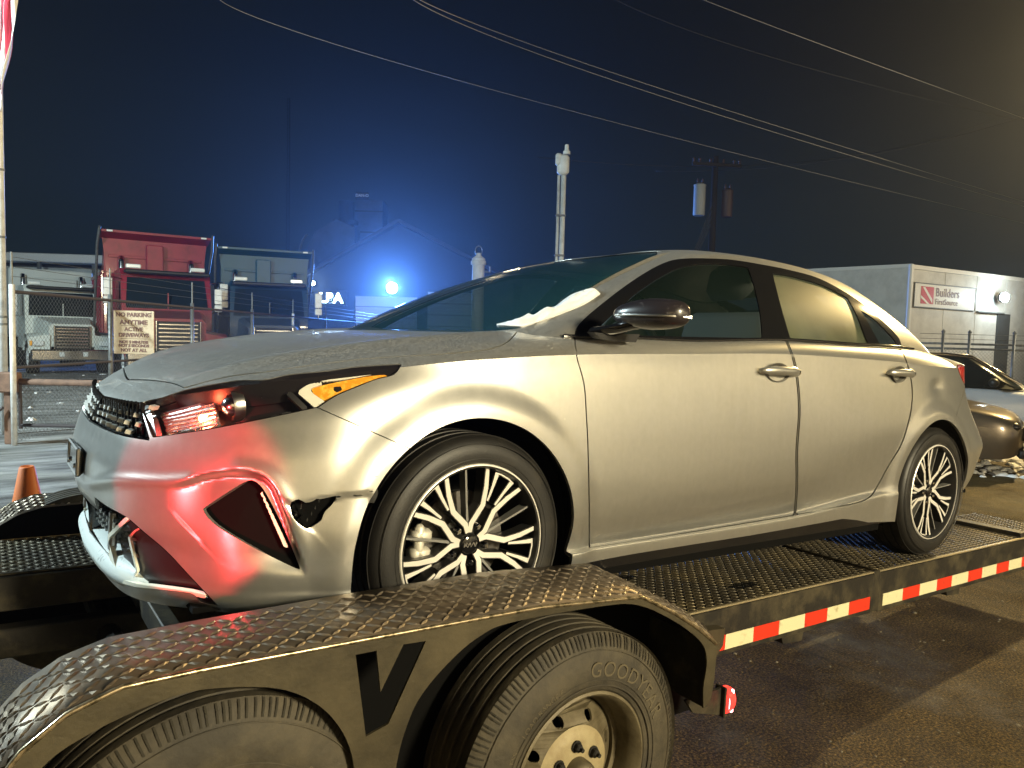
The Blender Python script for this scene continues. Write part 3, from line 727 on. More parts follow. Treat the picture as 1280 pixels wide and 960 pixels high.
    M_ = Matrix.Translation((c[0]+.01, c[1]*sy, c[2]-.012))@Matrix.Rotation(R(-8), 4, 'Y')
    p = MB(); p.lathe([(.0,-.030),(.012,-.028),(.022,-.020),(.028,-.008),(.030,.0)], 24, 'x'); p.xf(M_).build('projector', MT['chrome'], hl, auto=50)
    p = MB(); p.lathe([(.030,-.004),(.038,-.008),(.040,.0),(.038,.02),(.030,.02)], 24, 'x'); p.xf(M_).build('projector_ring', MT['satin'], hl, auto=40)
# ---- upper grille: dark back, staggered bright chips
gback = gr_l.offset(-.045); gback.build('grille', MT['void'], CARB, rim=0, both=True)
rim_only(gr_l, .045, 'grille_surround', MT['gloss_black'], CARB)
gm = gr_l.mirror(); rim_only(gm, .045, 'grille_surround', MT['gloss_black'], CARB)
def near_surface(G_rows, y, z):     # x of the nose skin at a given y, z (front only)
    A = G_rows; m_ = A[:,0] < -.3; B = A[m_]; d = (B[:,1]+y)**2+(B[:,2]-z)**2; return B[np.argmin(d)]
GLf = GL.reshape(-1,3)
chips = []
for r_i, zf in enumerate((.12,.38,.64,.90)):
    for k in range(-7, 8):
        y = k*.074+(.037 if r_i % 2 else 0)
        if abs(y) > .50: continue
        z = (.578+.022*abs(y))*(1-zf)+(.650+.05*abs(y))*zf; chips.append((y, z))
chip0 = None
for y, z in chips:
    q = near_surface(GLf, abs(y), z); a = math.atan2(-1 if y > 0 else 1, 0); ang = -math.copysign(min(1.0, (abs(y)/.55)**2*.75), y)
    if chip0 is None:
        b = MB(); b.prism([(-.018,-.005),(-.013,.005),(.018,.005),(.013,-.005)], -.004, .010, 'x'); chip0 = b.build('grille_chip', MT['machined'], CARB)
        o = chip0
    else: o = chip0.copy(); COL.objects.link(o)
    o.location = (q[0]+.012, y, z); o.rotation_euler = (0, .2, -ang)
# dark lattice behind the chips
lat = MB()
for k in range(-15, 16):
    y = k*.032; q = near_surface(GLf, abs(y), .62)
    lat.tube([(q[0]+.022,y-.018,.578+.02*abs(y)),(q[0]+.020,y+.018,.655+.045*abs(y))], .0035, 5); lat.tube([(q[0]+.022,y+.018,.578+.02*abs(y)),(q[0]+.020,y-.018,.655+.045*abs(y))], .0035, 5)
lat.build('grille_lattice', MT['gloss_black'], CARB, kind='stuff')
# ---- number plate bracket on the nose
b = MB(); b.bbox((-.898,-.02,.470), (.016,.24,.078), .006); nb = b.build('plate_bracket', MT['gloss_black'], CARB)
b = MB()
for z in (.432,.508): b.bbox((-.904,-.02,z), (.012,.25,.008), .003)
for y in (-.14,.10): b.bbox((-.904,y,.470), (.012,.008,.084), .003)
b.build('bracket_frame', MT['satin'], nb, kind='stuff')
for y in (-.14,.10):
    b = MB(); b.lathe([(0,-.006),(.007,-.005),(.008,0)], 10, 'x', (-.906,y*.6,.452)); b.build('screw', MT['chrome'], nb)
# ---- lower intake
int_l.offset(-.050).build('lower_intake', MT['void'], CARB, rim=0, both=True)
rim_only(int_l, .05, 'intake_surround', MT['gloss_black'], CARB); rim_only(int_l.mirror(), .05, 'intake_surround', MT['gloss_black'], CARB)
corner = cutout(int_l, smooth_poly([(160,648,0),(178.5,664),(208,689),(238,721),(272,757,0),(250,751),(238,740),(176,732),(157,726,0),(148,708),(139,676,0),(140,671,0)], 3), 0, lambda A: -A[:,1] > .3)[0]
for sd in (0,1):
    q = corner.mirror() if sd else corner
    q.offset(-.020).build('corner_bezel', MT['smoked'], CARB, rim=0)
TRIM = np.array([(160,647),(136,670.5),(134.5,677),(143,708),(152,726),(173,732),(238,741),(256,745)], float)
trimf = line_sdf(int_l.A[:,6:8], TRIM)-2.2; trimf = np.where(-int_l.A[:,1] > .30, trimf, 9.); tr = int_l.clip(trimf)[0]
for sd in (0,1): (tr.mirror() if sd else tr).offset(.002).build('corner_trim', MT['cream'], CARB, rim=.012)
FOG = np.array([(172,662),(163,667),(156,673),(160,692),(166,715),(163,721)], float)
ff = np.where(-int_l.A[:,1] > .30, line_sdf(int_l.A[:,6:8], FOG)-1.1, 9.); fg = int_l.clip(ff)[0]
for sd in (0,1): (fg.mirror() if sd else fg).offset(-.010).build('fog_lamp_strip', MT['cream'], CARB, rim=.006)
# mesh bars of the intake and its upright
mb0 = None
for k in range(-9, 10):
    for j, z in enumerate((.272,.294,.316,.338)):
        y = k*.052+(.026 if j % 2 else 0)
        if abs(y) > .50: continue
        q = near_surface(GLf, abs(y), z)
        if mb0 is None: b = MB(); b.prism([(-.018,-.003),(-.012,.004),(.018,.003),(.012,-.004)], -.004, .012, 'x'); mb0 = b.build('intake_chip', MT['satin'], CARB); o = mb0
        else: o = mb0.copy(); COL.objects.link(o)
        o.location = (q[0]+.022, y, z); o.rotation_euler = (0,.1, math.copysign(min(.8,(abs(y)/.55)**2*.6), y))
for y in (-.30,.30):
    q = near_surface(GLf, abs(y), .3); b = MB(); b.bbox((q[0]+.012,y,.300), (.02,.035,.115), .006); b.build('intake_upright', MT['satin'], CARB)
# lip
lp = MB(); ys = np.linspace(-.53,.53,30); rows = []
for y in ys:
    q = near_surface(GLf, abs(y), .19); rows.append((q[0]+.010, y))
V = []
for x, y in rows:
    dx = (abs(y)/.53)**4*.03
    V += [(x+.03+dx,y,.245),(x-.004+dx,y,.238),(x-.030+dx,y,.205),(x-.024+dx,y,.180),(x+.05+dx,y,.168)]
Fc = [(i*5+j, i*5+j+1, (i+1)*5+j+1, (i+1)*5+j) for i in range(len(ys)-1) for j in range(4)]
MT['lip'] = mat('scuffed_grey_lip', (.62,.68,.66), .55, .0, noise=(30,(.20,.22,.21),.60,.72))
lip = mk('bumper_lip', V, Fc, MT['lip'], CARB, smooth=True)
# ---- corner vent: black pocket with a silver blade
VB = cutout(sheet(GL), smooth_poly([(250,640),(260,628),(292,607),(316,596),(330,605),(345,622),(366,665),(382,716,0),(360,711),(313,686),(268,660)],3), 0, frontc)[0]
MT['vent'] = mat('vent_pocket_plastic', (.012,.012,.013), .5)
for sd in (0,1):
    q = VB.mirror() if sd else VB
    q.offset(-.035).build('vent_pocket', MT['vent'], CARB, rim=0)
    bl = cutout(VB, np.array([(323.5,612),(327,613),(361,685),(355.5,685)], float), 0)[0]
    (bl.mirror() if sd else bl).offset(-.004).build('vent_blade', MT['cream'], CARB, rim=.012)
    b = MB()
    for k in range(3):
        p0, p1 = at_y(285+k*14,622+k*20,-.66), at_y(335+k*9,634+k*22,-.74)
        p0 = p0+np.array([.03,.02,0]); p1 = p1+np.array([.0,.045,0])
        if sd: p0[1] *= -1; p1[1] *= -1
        b.tube([p0,p1], .005, 5)
    b.build('vent_slat', MT['gloss_black'], CARB, kind='stuff')
# behind the torn cover: crumpled liner and foam
TB = cutout(sheet(GL), smooth_poly([(352,630),(372,615),(400,612),(440,610),(475,606),(470,630),(430,640),(415,660),(385,672),(362,655)],3), 0, frontc)[0].offset(-.03)
TB.A[:,:3] += np.sin(TB.A[:,[6]]*.35+TB.A[:,[7]]*.22)*TB.A[:,3:6]*.010
tb2 = Sheet(TB.A, TB.T); e = tb2.A[tb2.T][:,:,:3]; TB.build('torn_liner', mat('torn_liner', (.012,.011,.010), .7, bump=(30,.4,.006)), CARB, rim=0)
# scuffs and hairline cracks in the cover round the break
for k, ln in enumerate(([(455,601),(464,597),(476,594)],[(447,607),(458,604),(470,602)],[(466,592),(474,588)],[(192,572),(192.1,572)],[(700,521),(712,526),(722,523)])):
    sc = cutout(sheet(GL), np.array([(380,500),(760,500),(760,650),(380,650)] if k not in (3,) else [(150,540),(260,540),(260,600),(150,600)], float), 0, lambda A: A[:,0] < .5)[0]
    sc = refine(sc) if False else sc
    q_ = sc.clip(line_sdf(sc.A[:,6:8], np.array(ln, float))-.55)[0].offset(.0008)
    if len(q_.T): q_.build('scratch', MT['void'] if k < 3 else MT['cream'], CARB, rim=0)
# torn flap curling out at the rear of the break
FL = cutout(sheet(GL), np.array([(432,616),(446,617),(466,612),(466,616),(447,621),(433,620)], float), 0, frontc)[0]
# ---- side trim line under the windows, handles
def belt_pt(px, py, y): return at_y(px, py, y)
bl = []
xs = np.linspace(.36, 2.62, 40); gb = cat(np.linspace(3.9,10.1,400), _gk, _gb)
for sd in (-1, 1):
    V = []; Fc = []
    for i, x in enumerate(xs):
        y = np.interp(x, gb[:,0], gb[:,1]); z = np.interp(x, gb[:,0], gb[:,2])
        for dy, dz in ((.003,.0),(.007,.003),(.007,.010),(.001,.013)): V.append((x, sd*(y+dy), z+dz))
        if i: q = (i-1)*4; Fc += [(q+j, q+j+1, q+5+j, q+4+j) for j in range(3)]
    mk('belt_moulding', V, Fc, MT['gloss_black'], CARB, smooth=True)
def handle(x0, x1, z0, sd, ysurf):
    L = x1-x0; V = []; n = 14; b = MB(); rows = []
    # grip: a bowed bar standing proud of the door
    for i in range(n+1):
        t = i/n; x = x0+L*t; bow = 4*t*(1-t); w = .017*(.55+.45*bow**.5)+.004*(t > .7)
        yo = ysurf+.012+.026*bow**.6; zc_ = z0+.004*bow
        rows.append([(x, sd*(yo-.006), zc_+w), (x, sd*(yo+.003), zc_+w*.55), (x, sd*(yo+.003), zc_-w*.45), (x, sd*(yo-.006), zc_-w), (x, sd*(yo-.014), zc_-w*.3), (x, sd*(yo-.014), zc_+w*.5)])
    V = [p for r in rows for p in r]; Fc = [(i*6+j, i*6+(j+1)%6, (i+1)*6+(j+1)%6, (i+1)*6+j) for i in range(n) for j in range(6)]+[tuple(range(6))[::-1], tuple(n*6+j for j in range(6))]
    b.add(V, Fc); b.build('door_handle', P_, CARB, auto=60)
    c = MB(); c.bbox((x1-.020, sd*(ysurf+.012), z0+.002), (.036,.030,.028), .008); c.build('handle_cap', MT['chrome'], CARB, auto=50)
    # the dished cup behind the grip
    V = []; Fc = []; N = 24
    for ri, (rr, dp) in enumerate(((1,.0035),(.96,.0045),(.8,-.004),(.5,-.012),(.2,-.015))):
        for k in range(N):
            t = 2*PI*k/N; V.append(((x0+x1)/2+.0+L*.30*rr*math.cos(t), sd*(ysurf+dp), z0-.004+.038*rr*math.sin(t)))
    Fc = [(i*N+k, i*N+(k+1)%N, (i+1)*N+(k+1)%N, (i+1)*N+k) for i in range(4) for k in range(N)]+[tuple(4*N+k for k in range(N))]
    mk('handle_cup', V, Fc, mat('handle_cup_paint', (.16,.155,.14), .35, .6) if 'handle_cup_paint' not in bpy.data.materials else bpy.data.materials['handle_cup_paint'], CARB, smooth=True)
for sd in (-1, 1):
    handle(1.235, 1.475, .862, sd, .888); handle(2.165, 2.385, .888, sd, .886)
# ---- mirrors
def mirror_part(sd):
    base = empty('wing_mirror', (0,0,0)); base.parent = CARB
    V = []; Fc = []; nu, nv = 28, 16
    c = np.array([.535,-1.0,1.010]); 
    for i in range(nu):
        a = 2*PI*i/nu
        for j in range(nv+1):
            t = -PI/2+PI*j/nv; ct, st = math.cos(t), math.sin(t)
            ex = lambda v, e: math.copysign(abs(v)**e, v)
            yy = ex(st,.85)*.115; rr = ex(ct,.62)
            xx = -ex(math.cos(a),.8)*rr*(.072 if math.cos(a) > 0 else .030); zz = ex(math.sin(a),.85)*rr*.052
            # narrower and lower toward the door, raked outwards
            k = (yy/.115); zz *= 1-.22*max(0,k); xx += (-k)*.030; zz += .004*k*-1
            if zz < 0: zz *= .86
            V.append((c[0]+xx, (c[1]+yy)*(1 if sd < 0 else -1), c[2]+zz))
    Fc = [(i*(nv+1)+j, ((i+1)%nu)*(nv+1)+j, ((i+1)%nu)*(nv+1)+j+1, i*(nv+1)+j+1) for i in range(nu) for j in range(nv)]
    o = mk('mirror_shell', V, Fc, MT['mshell'], base, smooth=True)
    s_ = 1 if sd < 0 else -1
    b = MB()
    pts = []
    for k in range(15):
        yy = -.118+.2*k/14; kk = yy/.115; t = math.sqrt(max(0,1-min(1,abs(kk))**2.4)); pts.append((c[0]-.074*t**.8-kk*.030-.001, (c[1]+yy)*s_, c[2]-.004))
    b2 = []
    for p in pts: b2.append(p)
    bb_ = MB(); V2 = []; 
    for p in b2: V2 += [(p[0]-.003,p[1],p[2]+.004),(p[0]-.005,p[1],p[2]+.001),(p[0]-.003,p[1],p[2]-.003),(p[0]+.012,p[1],p[2]-.003),(p[0]+.012,p[1],p[2]+.006)]
    bb_.add(V2, [(i*5+j,i*5+(j+1)%5,(i+1)*5+(j+1)%5,(i+1)*5+j) for i in range(14) for j in range(5)]); bb_.build('mirror_bright_strip', MT['satin'], base, auto=60)  # silver strip standing in for the bright reflection line on the shell
    # arm and foot on the door
    b = MB(); V = []
    for t, (x, y, z, hx, hz) in enumerate(((.470,-.845,.950,.060,.022),(.475,-.885,.958,.050,.018),(.490,-.93,.972,.038,.016),(.505,-.97,.985,.034,.018))):
        for k in range(10):
            a = 2*PI*k/10; V.append((x+hx*math.cos(a), y*s_, z+hz*math.sin(a)))
    b.add(V, [(i*10+k, i*10+(k+1)%10, (i+1)*10+(k+1)%10, (i+1)*10+k) for i in range(3) for k in range(10)]+[tuple(range(10))]); b.build('mirror_arm', MT['gloss_black'], base, auto=60)
    b = MB(); b.prism([(.40,.948),(.47,.948),(.60,.955),(.585,.928),(.50,.925),(.43,.930)], s_*-.850, s_*-.885, 'y'); b.build('mirror_foot', MT['black'], base)
    gl = MB(); gl.lathe([(0,.0),(.9,.0),(1.0,-.05)], 24, 'x'); gl.v = [(c[0]+.026+v[0]*.05, (c[1]+v[1]*.085)*s_, c[2]+v[2]*.040) for v in gl.v]; gl.build('mirror_glass', MT['chrome'], base)
MT['mshell'] = mat('mirror_shell_paint', (.020,.016,.018), .30, .0, coat=.5, noise=(60,(.14,.125,.125),.60,.75))
mirror_part(-1)                      # the far one is not to be seen over the bonnet in the photograph
# ---- wheels
def ribbon(pts, ws):
    pts = [np.array(p, float) for p in pts]; L, Rr = [], []
    for i, p in enumerate(pts):
        d = pts[min(i+1,len(pts)-1)]-pts[max(i-1,0)]; d /= np.linalg.norm(d); n = np.array([-d[1], d[0]]); L.append(p+n*ws[i]/2); Rr.append(p-n*ws[i]/2)
    return [tuple(q) for q in L]+[tuple(q) for q in Rr[::-1]]
def pol(r, a): return (r*math.cos(a), r*math.sin(a))
def strip_solid(b, pts, ws, y0, y1, inset=0):
    pts = [np.array(p, float) for p in pts]
    L = ribbon(pts, [w-2*inset for w in ws]); n = len(pts)
    for i in range(n-1):
        quad = [L[i], L[i+1], L[2*n-2-i], L[2*n-1-i]]
        f0 = lambda p, h: (p[0], h, p[1])
        ys_ = [y0[i], y0[i+1], y0[i+1], y0[i]]; V = [f0(q, ys_[k]) for k, q in enumerate(quad)]+[f0(q, y1) for q in quad]
        b.add(V, [(0,1,2,3),(4,7,6,5),(0,4,5,1),(1,5,6,2),(2,6,7,3),(3,7,4,0)])
def make_car_wheel():
    w = empty('wheel', (0,0,0)); w.parent = CARB
    R0 = .317; h = .112
    prof = [(.232,-h+.010),(.240,-h+.000),(.262,-h-.004),(.285,-h+.000),(.300,-h+.008),(.309,-h+.018),(.3135,-h+.030)]
    for k in range(4):
        y = -.066+k*.044
        prof += [(.3165,y-.017+.0),(.3165,y+.015),(.309,y+.0165),(.309,y+.0255)] if k < 3 else [(.3165,y-.017),(.3165,y+.010)]
    prof += [(.3135,h-.030),(.300,h-.008),(.262,h+.004),(.232,h-.010)]
    b = MB(); b.lathe(prof, 96, 'y'); b.build('tyre', MT['rubber'], w, auto=32)
    # raised rings on the side wall
    b = MB()
    for r in (.250,.292): b.lathe([(r-.0015,-h-.001),(r,-h-.0052),(r+.0015,-h-.001)], 96, 'y')
    b.build('sidewall_ring', MT['rubber'], w, smooth=True, kind='stuff')
    b = MB(); b.lathe([(.236,-h+.012),(.2345,-h+.002),(.229,-h-.001),(.224,-h+.001),(.222,-h+.008),(.216,-h+.030),(.205,.02),(.20,.09)], 96, 'y'); b.build('rim', MT['dark_wheel'], w, auto=40)
    b = MB(); b.lathe([(.2355,-h+.004),(.232,-h-.0015),(.2285,-h-.0005)], 96, 'y'); b.build('rim_edge', MT['machined'], w, smooth=True)
    rr = .221; face = -h+.012
    def Y(r): return face+.016*(1-r/rr)**1.0+.004
    for k in range(5):
        c = R(62)+k*2*PI/5; b = MB(); f = MB()
        segs = []
        for s in (-1, 1):
            segs.append(([pol(.034,c+s*R(30)), pol(.060,c+s*R(27)), pol(.117,c+s*R(11)), pol(.170,c+s*R(14.5)), pol(rr,c+s*R(18))],[.015,.018,.018,.016,.0135]))
            segs.append(([pol(.132,c+s*R(6.5)), pol(.175,c+s*R(7.2)), pol(.212,c+s*R(8))],[.008,.0105,.015]))
        segs.append(([pol(.214,c-R(10)), pol(.2165,c-R(4)), pol(.2165,c+R(4)), pol(.214,c+R(10))],[.006,.006,.006,.006]))
        for pts, ws in segs:
            yy = [Y(math.hypot(*p)) for p in pts]
            strip_solid(b, pts, [q+.003 for q in ws], [q+.0025 for q in yy], -h+.065)
            strip_solid(f, pts, ws, yy, 0, .0007) if False else None
            pts_ = [np.array(p) for p in pts]; L = ribbon(pts_, [q-.0016 for q in ws]); n = len(pts_)
            V = [(L[i][0], (yy+yy[::-1])[i]+.001, L[i][1]) for i in range(2*n)]; f.add(V, [(i,i+1,2*n-2-i,2*n-1-i) for i in range(n-1)])
        sp = b.build('spoke', MT['dark_wheel'], w); f.build('spoke_face', MT['machined'], sp)
        b = MB(); a = c+R(36); pts = [pol(.05,a),pol(.12,a),pol(rr,a)]; strip_solid(b, pts, [.009,.006,.006], [Y(.05)+.006,Y(.12)+.008,Y(rr)+.008], -h+.06); b.build('slim_spoke', mat_spoke, w)
        n_ = MB(); p = pol(.056, c); n_.lathe([(.0095,.012),(.0095,-.006),(.006,-.010),(0,-.010)], 12, 'y', (p[0], Y(.05)-.002+.008, p[1])); n_.build('lug_nut', MT['chrome'], w, auto=40)
    b = MB(); b.lathe([(.0,-.004),(.026,-.003),(.031,.002),(.034,.012),(.046,.03),(.075,.034)], 32, 'y', (0,Y(0)-.0,0)); b.build('hub', MT['dark_wheel'], w, auto=40)
    b = MB(); b.lathe([(.0,-.0065),(.024,-.0055),(.0285,-.002),(.029,.004)], 32, 'y', (0,Y(0)-.001,0)); cp = b.build('centre_cap', MT['gloss_black'], w, auto=50)
    # lettering of the cap: K I A drawn as joined strokes
    b = MB(); y_ = Y(0)-.0088
    for pts in ([(-.0215,-.0062),(-.0195,.0062)], [(-.0200,-.0030),(-.0115,.0062)], [(-.0160,.0008),(-.0095,-.0062),(-.0010,.0062)], [(-.0010,.0062),(.0012,-.0062),(.0105,.0062)], [(.0105,.0062),(.0150,-.0062)][:2], [(.0165,-.0062),(.0205,.0062)]):
        P2 = [np.array(p) for p in pts]; L = ribbon(P2, [.0028]*len(P2)); n = len(P2)
        b.add([(q[0], y_, q[1]) for q in L]+[(q[0], y_+.004, q[1]) for q in L], [(i,i+1,2*n-2-i,2*n-1-i) for i in range(n-1)]+[(i,(i+1)%(2*n),2*n+(i+1)%(2*n),2*n+i) for i in range(2*n)])
    b.build('cap_lettering', MT['satin'], cp, kind='stuff')
    b = MB(); b.lathe([(.06,.0),(.145,.0),(.145,.022),(.06,.022)], 48, 'y', (0,-.03,0), closed=True); b.build('brake_disc', mat_disc, w, auto=40)
    b = MB()
    for a in (R(168), R(188)): 
        p = pol(.145, a); b.bbox((p[0],-.045,p[1]), (.060,.05,.040), .010)
    b.bbox((-.150,-.055,.0), (.030,.03,.13), .01); b.build('brake_caliper', mat_cal, w, auto=50)
    b = MB(); b.lathe([(.205,.09),(.03,.10),(0,.10)], 40, 'y'); b.build('wheel_back', MT['void'], w)
    return w
mat_spoke = mat('satin_dark_spoke', (.26,.26,.25), .4, .5); mat_disc = mat('brake_disc_steel', (.16,.15,.14), .4, .8); mat_cal = mat('brake_caliper_cast', (.62,.60,.52), .5, .4)
cw = make_car_wheel(); wheels = [cw]
for x, sd in ((0,1),(2.7,-1),(2.7,1)): wheels.append(copy_tree(cw, CARB))
for w, (x, sd, sp) in zip(wheels, ((0,-1,0),(0,1,.3),(2.7,-1,.35),(2.7,1,.9))):
    w.location = (x, sd*.782, .317); w.rotation_euler = (0, sp, 0) if sd < 0 else (0, sp, PI)
# arch liners and floor pan
for cx, rx, rz in ((-.008,.374,.382),(2.70,.376,.378)):
    for sd in (-1, 1):
        V = []; Fc = []; n = 26; ang = [(-.28, 1)]+[(0,0)]*0
        prof = [(cx-rx, .17)]+[(cx-rx*math.cos(PI*k/n), .31+rz*math.sin(PI*k/n)) for k in range(n+1)]+[(cx+rx, .17)]
        for x, z in prof: V += [(x, sd*.845, z), (x, sd*.50, z)]
        Fc = [(2*i,2*i+2,2*i+3,2*i+1) for i in range(len(prof)-1)]; Fc.append(tuple(2*i+1 for i in range(len(prof))))
        mk('arch_liner', V, Fc, MT['void'], CARB)
b = MB(); b.box(-.70,-.38,-.70,.70,.17,.185); b.box(.38,2.31,-.83,.83,.150,.19); b.box(-.38,.38,-.5,.5,.17,.19); b.box(2.31,3.1,-.5,.5,.17,.19); b.box(3.1,3.60,-.66,.66,.22,.24)
b.box(.45,3.0,-.78,.78,.40,.42); b.build('floor_pan', MT['void'], CARB, kind='stuff')
b = MB(); b.box(-.60,-.56,-.55,.55,.18,.60); b.box(.38,.42,-.78,.78,.18,.90); b.box(3.0,3.02,-.76,.76,.2,.92); b.build('bulkhead', MT['void'], CARB, kind='stuff')
# ---- cabin
MT['dash'] = mat('dashboard_vinyl', (.03,.032,.034), .6)
b = MB(); b.bbox((.72,0,.82), (.55,1.42,.16), .05); b.bbox((.82,-.36,.90), (.22,.34,.08), .03); b.build('dashboard', MT['dash'], CARB, auto=50)
b = MB(); b.lathe([(.165+.014*math.cos(t),.014*math.sin(t)) for t in np.linspace(0,2*PI,9)[:-1]], 32, 'x', closed=True); b.box(-.01,.01,-.16,.16,-.02,.02); b.xf(Matrix.Translation((1.08,-.37,.90))@Matrix.Rotation(R(-22),4,'Y')); b.build('steering_wheel', MT['black'], CARB, auto=50)
def seat(x, y, w, name='front_seat'):
    r = MB(); M0 = Matrix.Translation((x,y,.50)); r.bbox((0,0,0), (.50,w,.16), .05, M0); o = r.build(name, MT['seat'], CARB, auto=60)
    r = MB(); r.bbox((.06,0,.33), (.13,w*.94,.60), .05, Matrix.Translation((x+.22,y,.53))@Matrix.Rotation(R(16),4,'Y')); r.build('seat_back', MT['seat'], o, auto=60)
    r = MB(); r.bbox((.06,0,.76), (.10,min(w*.5,.28),.17), .045, Matrix.Translation((x+.22,y,.53))@Matrix.Rotation(R(12),4,'Y')); r.build('headrest', MT['seat'], o, auto=60)
seat(1.25,-.37,.52); seat(1.25,.37,.52)
r = MB(); r.bbox((2.10,0,.50), (.50,1.30,.16), .05); r.bbox((2.36,0,.74), (.14,1.30,.46), .06, Matrix.Translation((.30,0,0))@Matrix.Rotation(R(6),4,'Y')); rs = r.build('rear_seat', MT['seat'], CARB, auto=60, kind='stuff')
for y in (-.42,0,.42):
    r = MB(); r.bbox((2.62,y,1.05), (.10,.26,.15), .04); r.build('headrest', MT['seat'], rs, auto=60)
r = MB(); r.bbox((2.85,0,.985), (.55,1.25,.03), .01); r.build('parcel_shelf', MT['dash'], CARB)
# ---- snow wedge at the foot of the windscreen, frost crust on the roof edge
def blob_sheet(s, poly, h, seed):
    q = cutout(s, poly, 0)[0]; d = -poly_sdf(q.A[:,6:8], poly); rs_ = np.random.RandomState(seed); p = q.A[:,:3]
    nz = .5+.5*np.sin(p[:,0]*95+seed)*np.sin(p[:,1]*110+1.3*seed)*np.sin(p[:,2]*130)+.25*np.sin(p[:,0]*310+p[:,1]*270)
    hh = h*sstep(0,5,d)*(.6+.5*nz)+.002; q.A[:,:3] += q.A[:,3:6]*hh[:,None]; return q
FULL_G = sheet(GG); FULL_U = sheet(GU)
def refine(q, k=1):
    for _ in range(k):
        A = [tuple(x) for x in q.A]; mid = {}; T = []
        for a, b_, c in q.T:
            m3 = []
            for i, j in ((a,b_),(b_,c),(c,a)):
                e_ = (min(i,j),max(i,j))
                if e_ not in mid: mid[e_] = len(A); A.append(tuple((q.A[i]+q.A[j])/2))
                m3.append(mid[e_])
            x, y, z = m3; T += [(a,x,z),(x,b_,y),(z,y,c),(x,y,z)]
        q = Sheet(np.array(A), np.array(T))
    return q
SNOW = smooth_poly([(617,406.5,0),(640,401),(650,398),(661,393),(668,394),(680,386),(693,384),(703.4,376),(714,369),(726,364),(736,361.5),(743,361),(750.5,367.5,0),(738,376),(724.7,383),(705,391),(685,398.5),(665,405),(652,408.5,0)], 3)
sg = cutout(refine(cutout(FULL_G, smooth_poly([(600,415,0),(600,350,0),(770,350,0),(770,415,0)],1), 0, lambda A: A[:,0] < 1.2)[0], 1), SNOW, 0)[0]
sg2 = sg.offset(0); d_ = -poly_sdf(sg2.A[:,6:8], SNOW); p = sg2.A[:,:3]
nz = np.sin(p[:,0]*90)*np.sin(p[:,1]*120+p[:,2]*80)+.5*np.sin(p[:,0]*260+p[:,2]*300)
sg2.A[:,:3] += sg2.A[:,3:6]*(sstep(0,5,d_)*.014*(1+.18*nz)+.002)[:,None]
sgu = Sheet(sg2.A, sg2.T); Gn = np.zeros((len(sgu.A),3)); e = sgu.A[sgu.T][:,:,:3]; fn = np.cross(e[:,1]-e[:,0], e[:,2]-e[:,0])
for k in range(3): np.add.at(Gn, sgu.T[:,k], fn)
sgu.A[:,3:6] = Gn/np.maximum(np.linalg.norm(Gn,axis=1,keepdims=True),1e-12)
so = sgu.build('snow_on_windscreen', MT['snow'], None, rim=.01, label='ridge of white snow lying along the near lower corner of the windscreen', cat='snow')
so.location = (0,0,DECK_H); so.rotation_euler = (0,TILT,0)
# ------------------------------------------------------------------ the trailer (same tilt as the car; deck top is z = 0)
MT['plate'] = mat('worn_tread_plate', (.13,.11,.09), .40, .75, noise=(5,(.22,.165,.11),.42,.68,9), rvar=(8,.30,.55), bump=(220,.25,.0015))
MT['lug'] = mat('worn_lug_steel', (.30,.25,.19), .36, .75, noise=(7,(.13,.10,.07),.45,.70,8))
MT['deckplate'] = mat('deck_tread_plate', (.06,.052,.038), .42, .6, noise=(4,(.13,.105,.06),.45,.7,9), rvar=(6,.32,.6), bump=(200,.25,.0015))
MT['frame'] = mat('black_trailer_frame', (.016,.014,.011), .5, .1, noise=(9,(.075,.062,.036),.46,.74,10), bump=(60,.35,.003))
MT['skirt'] = mat('dusty_fender_skirt', (.036,.030,.018), .5, .3, noise=(7,(.080,.066,.038),.35,.7,10), bump=(90,.4,.002))
MT['tred'] = mat('reflective_red_tape', (.62,.035,.015), .35, noise=(50,(.40,.03,.015),.55,.7)); MT['twhite'] = mat('reflective_white_tape', (.60,.57,.36), .35, noise=(22,(.40,.35,.20),.60,.72))
MT['steel'] = mat('bare_worn_edge', (.62,.52,.33), .35, .7)
TR = empty('car_trailer', (0,0,DECK_H), (0,TILT,0), label='open black two axle trailer with tread plate fenders carrying the silver sedan', cat='trailer')
def plate_lugs(name, P0, du, dv, nu, nv, nrm, m, parent, L=.031, Wd=.0082, H=.0030, keep=None, pitch=None):
    """raised lozenges of tread plate over P(u,v); du,dv step vectors"""
    V = []; Fc = []; nrm = Vector(nrm).normalized()
    for i in range(nu):
        for j in range(nv):
            c = P0(i, j)
            if c is None: continue
            c, du_, dv_, nn = c
            s = 1 if (i+j) % 2 else -1; a = (du_*.80+dv_*s*.60).normalized(); b = nn.cross(a).normalized(); q = len(V); l = L/2*random.uniform(.92,1.05)
            V += [c-a*l, c-b*Wd/2, c+a*l, c+b*Wd/2, c-a*l*.45+nn*H, c+a*l*.45+nn*H]
            Fc += [(q,q+1,q+4),(q+1,q+2,q+5),(q+1,q+5,q+4),(q+2,q+3,q+5),(q+3,q+4,q+5),(q+3,q,q+4)]
    return mk(name, V, Fc, m, parent, kind='stuff')
PIT = .0245
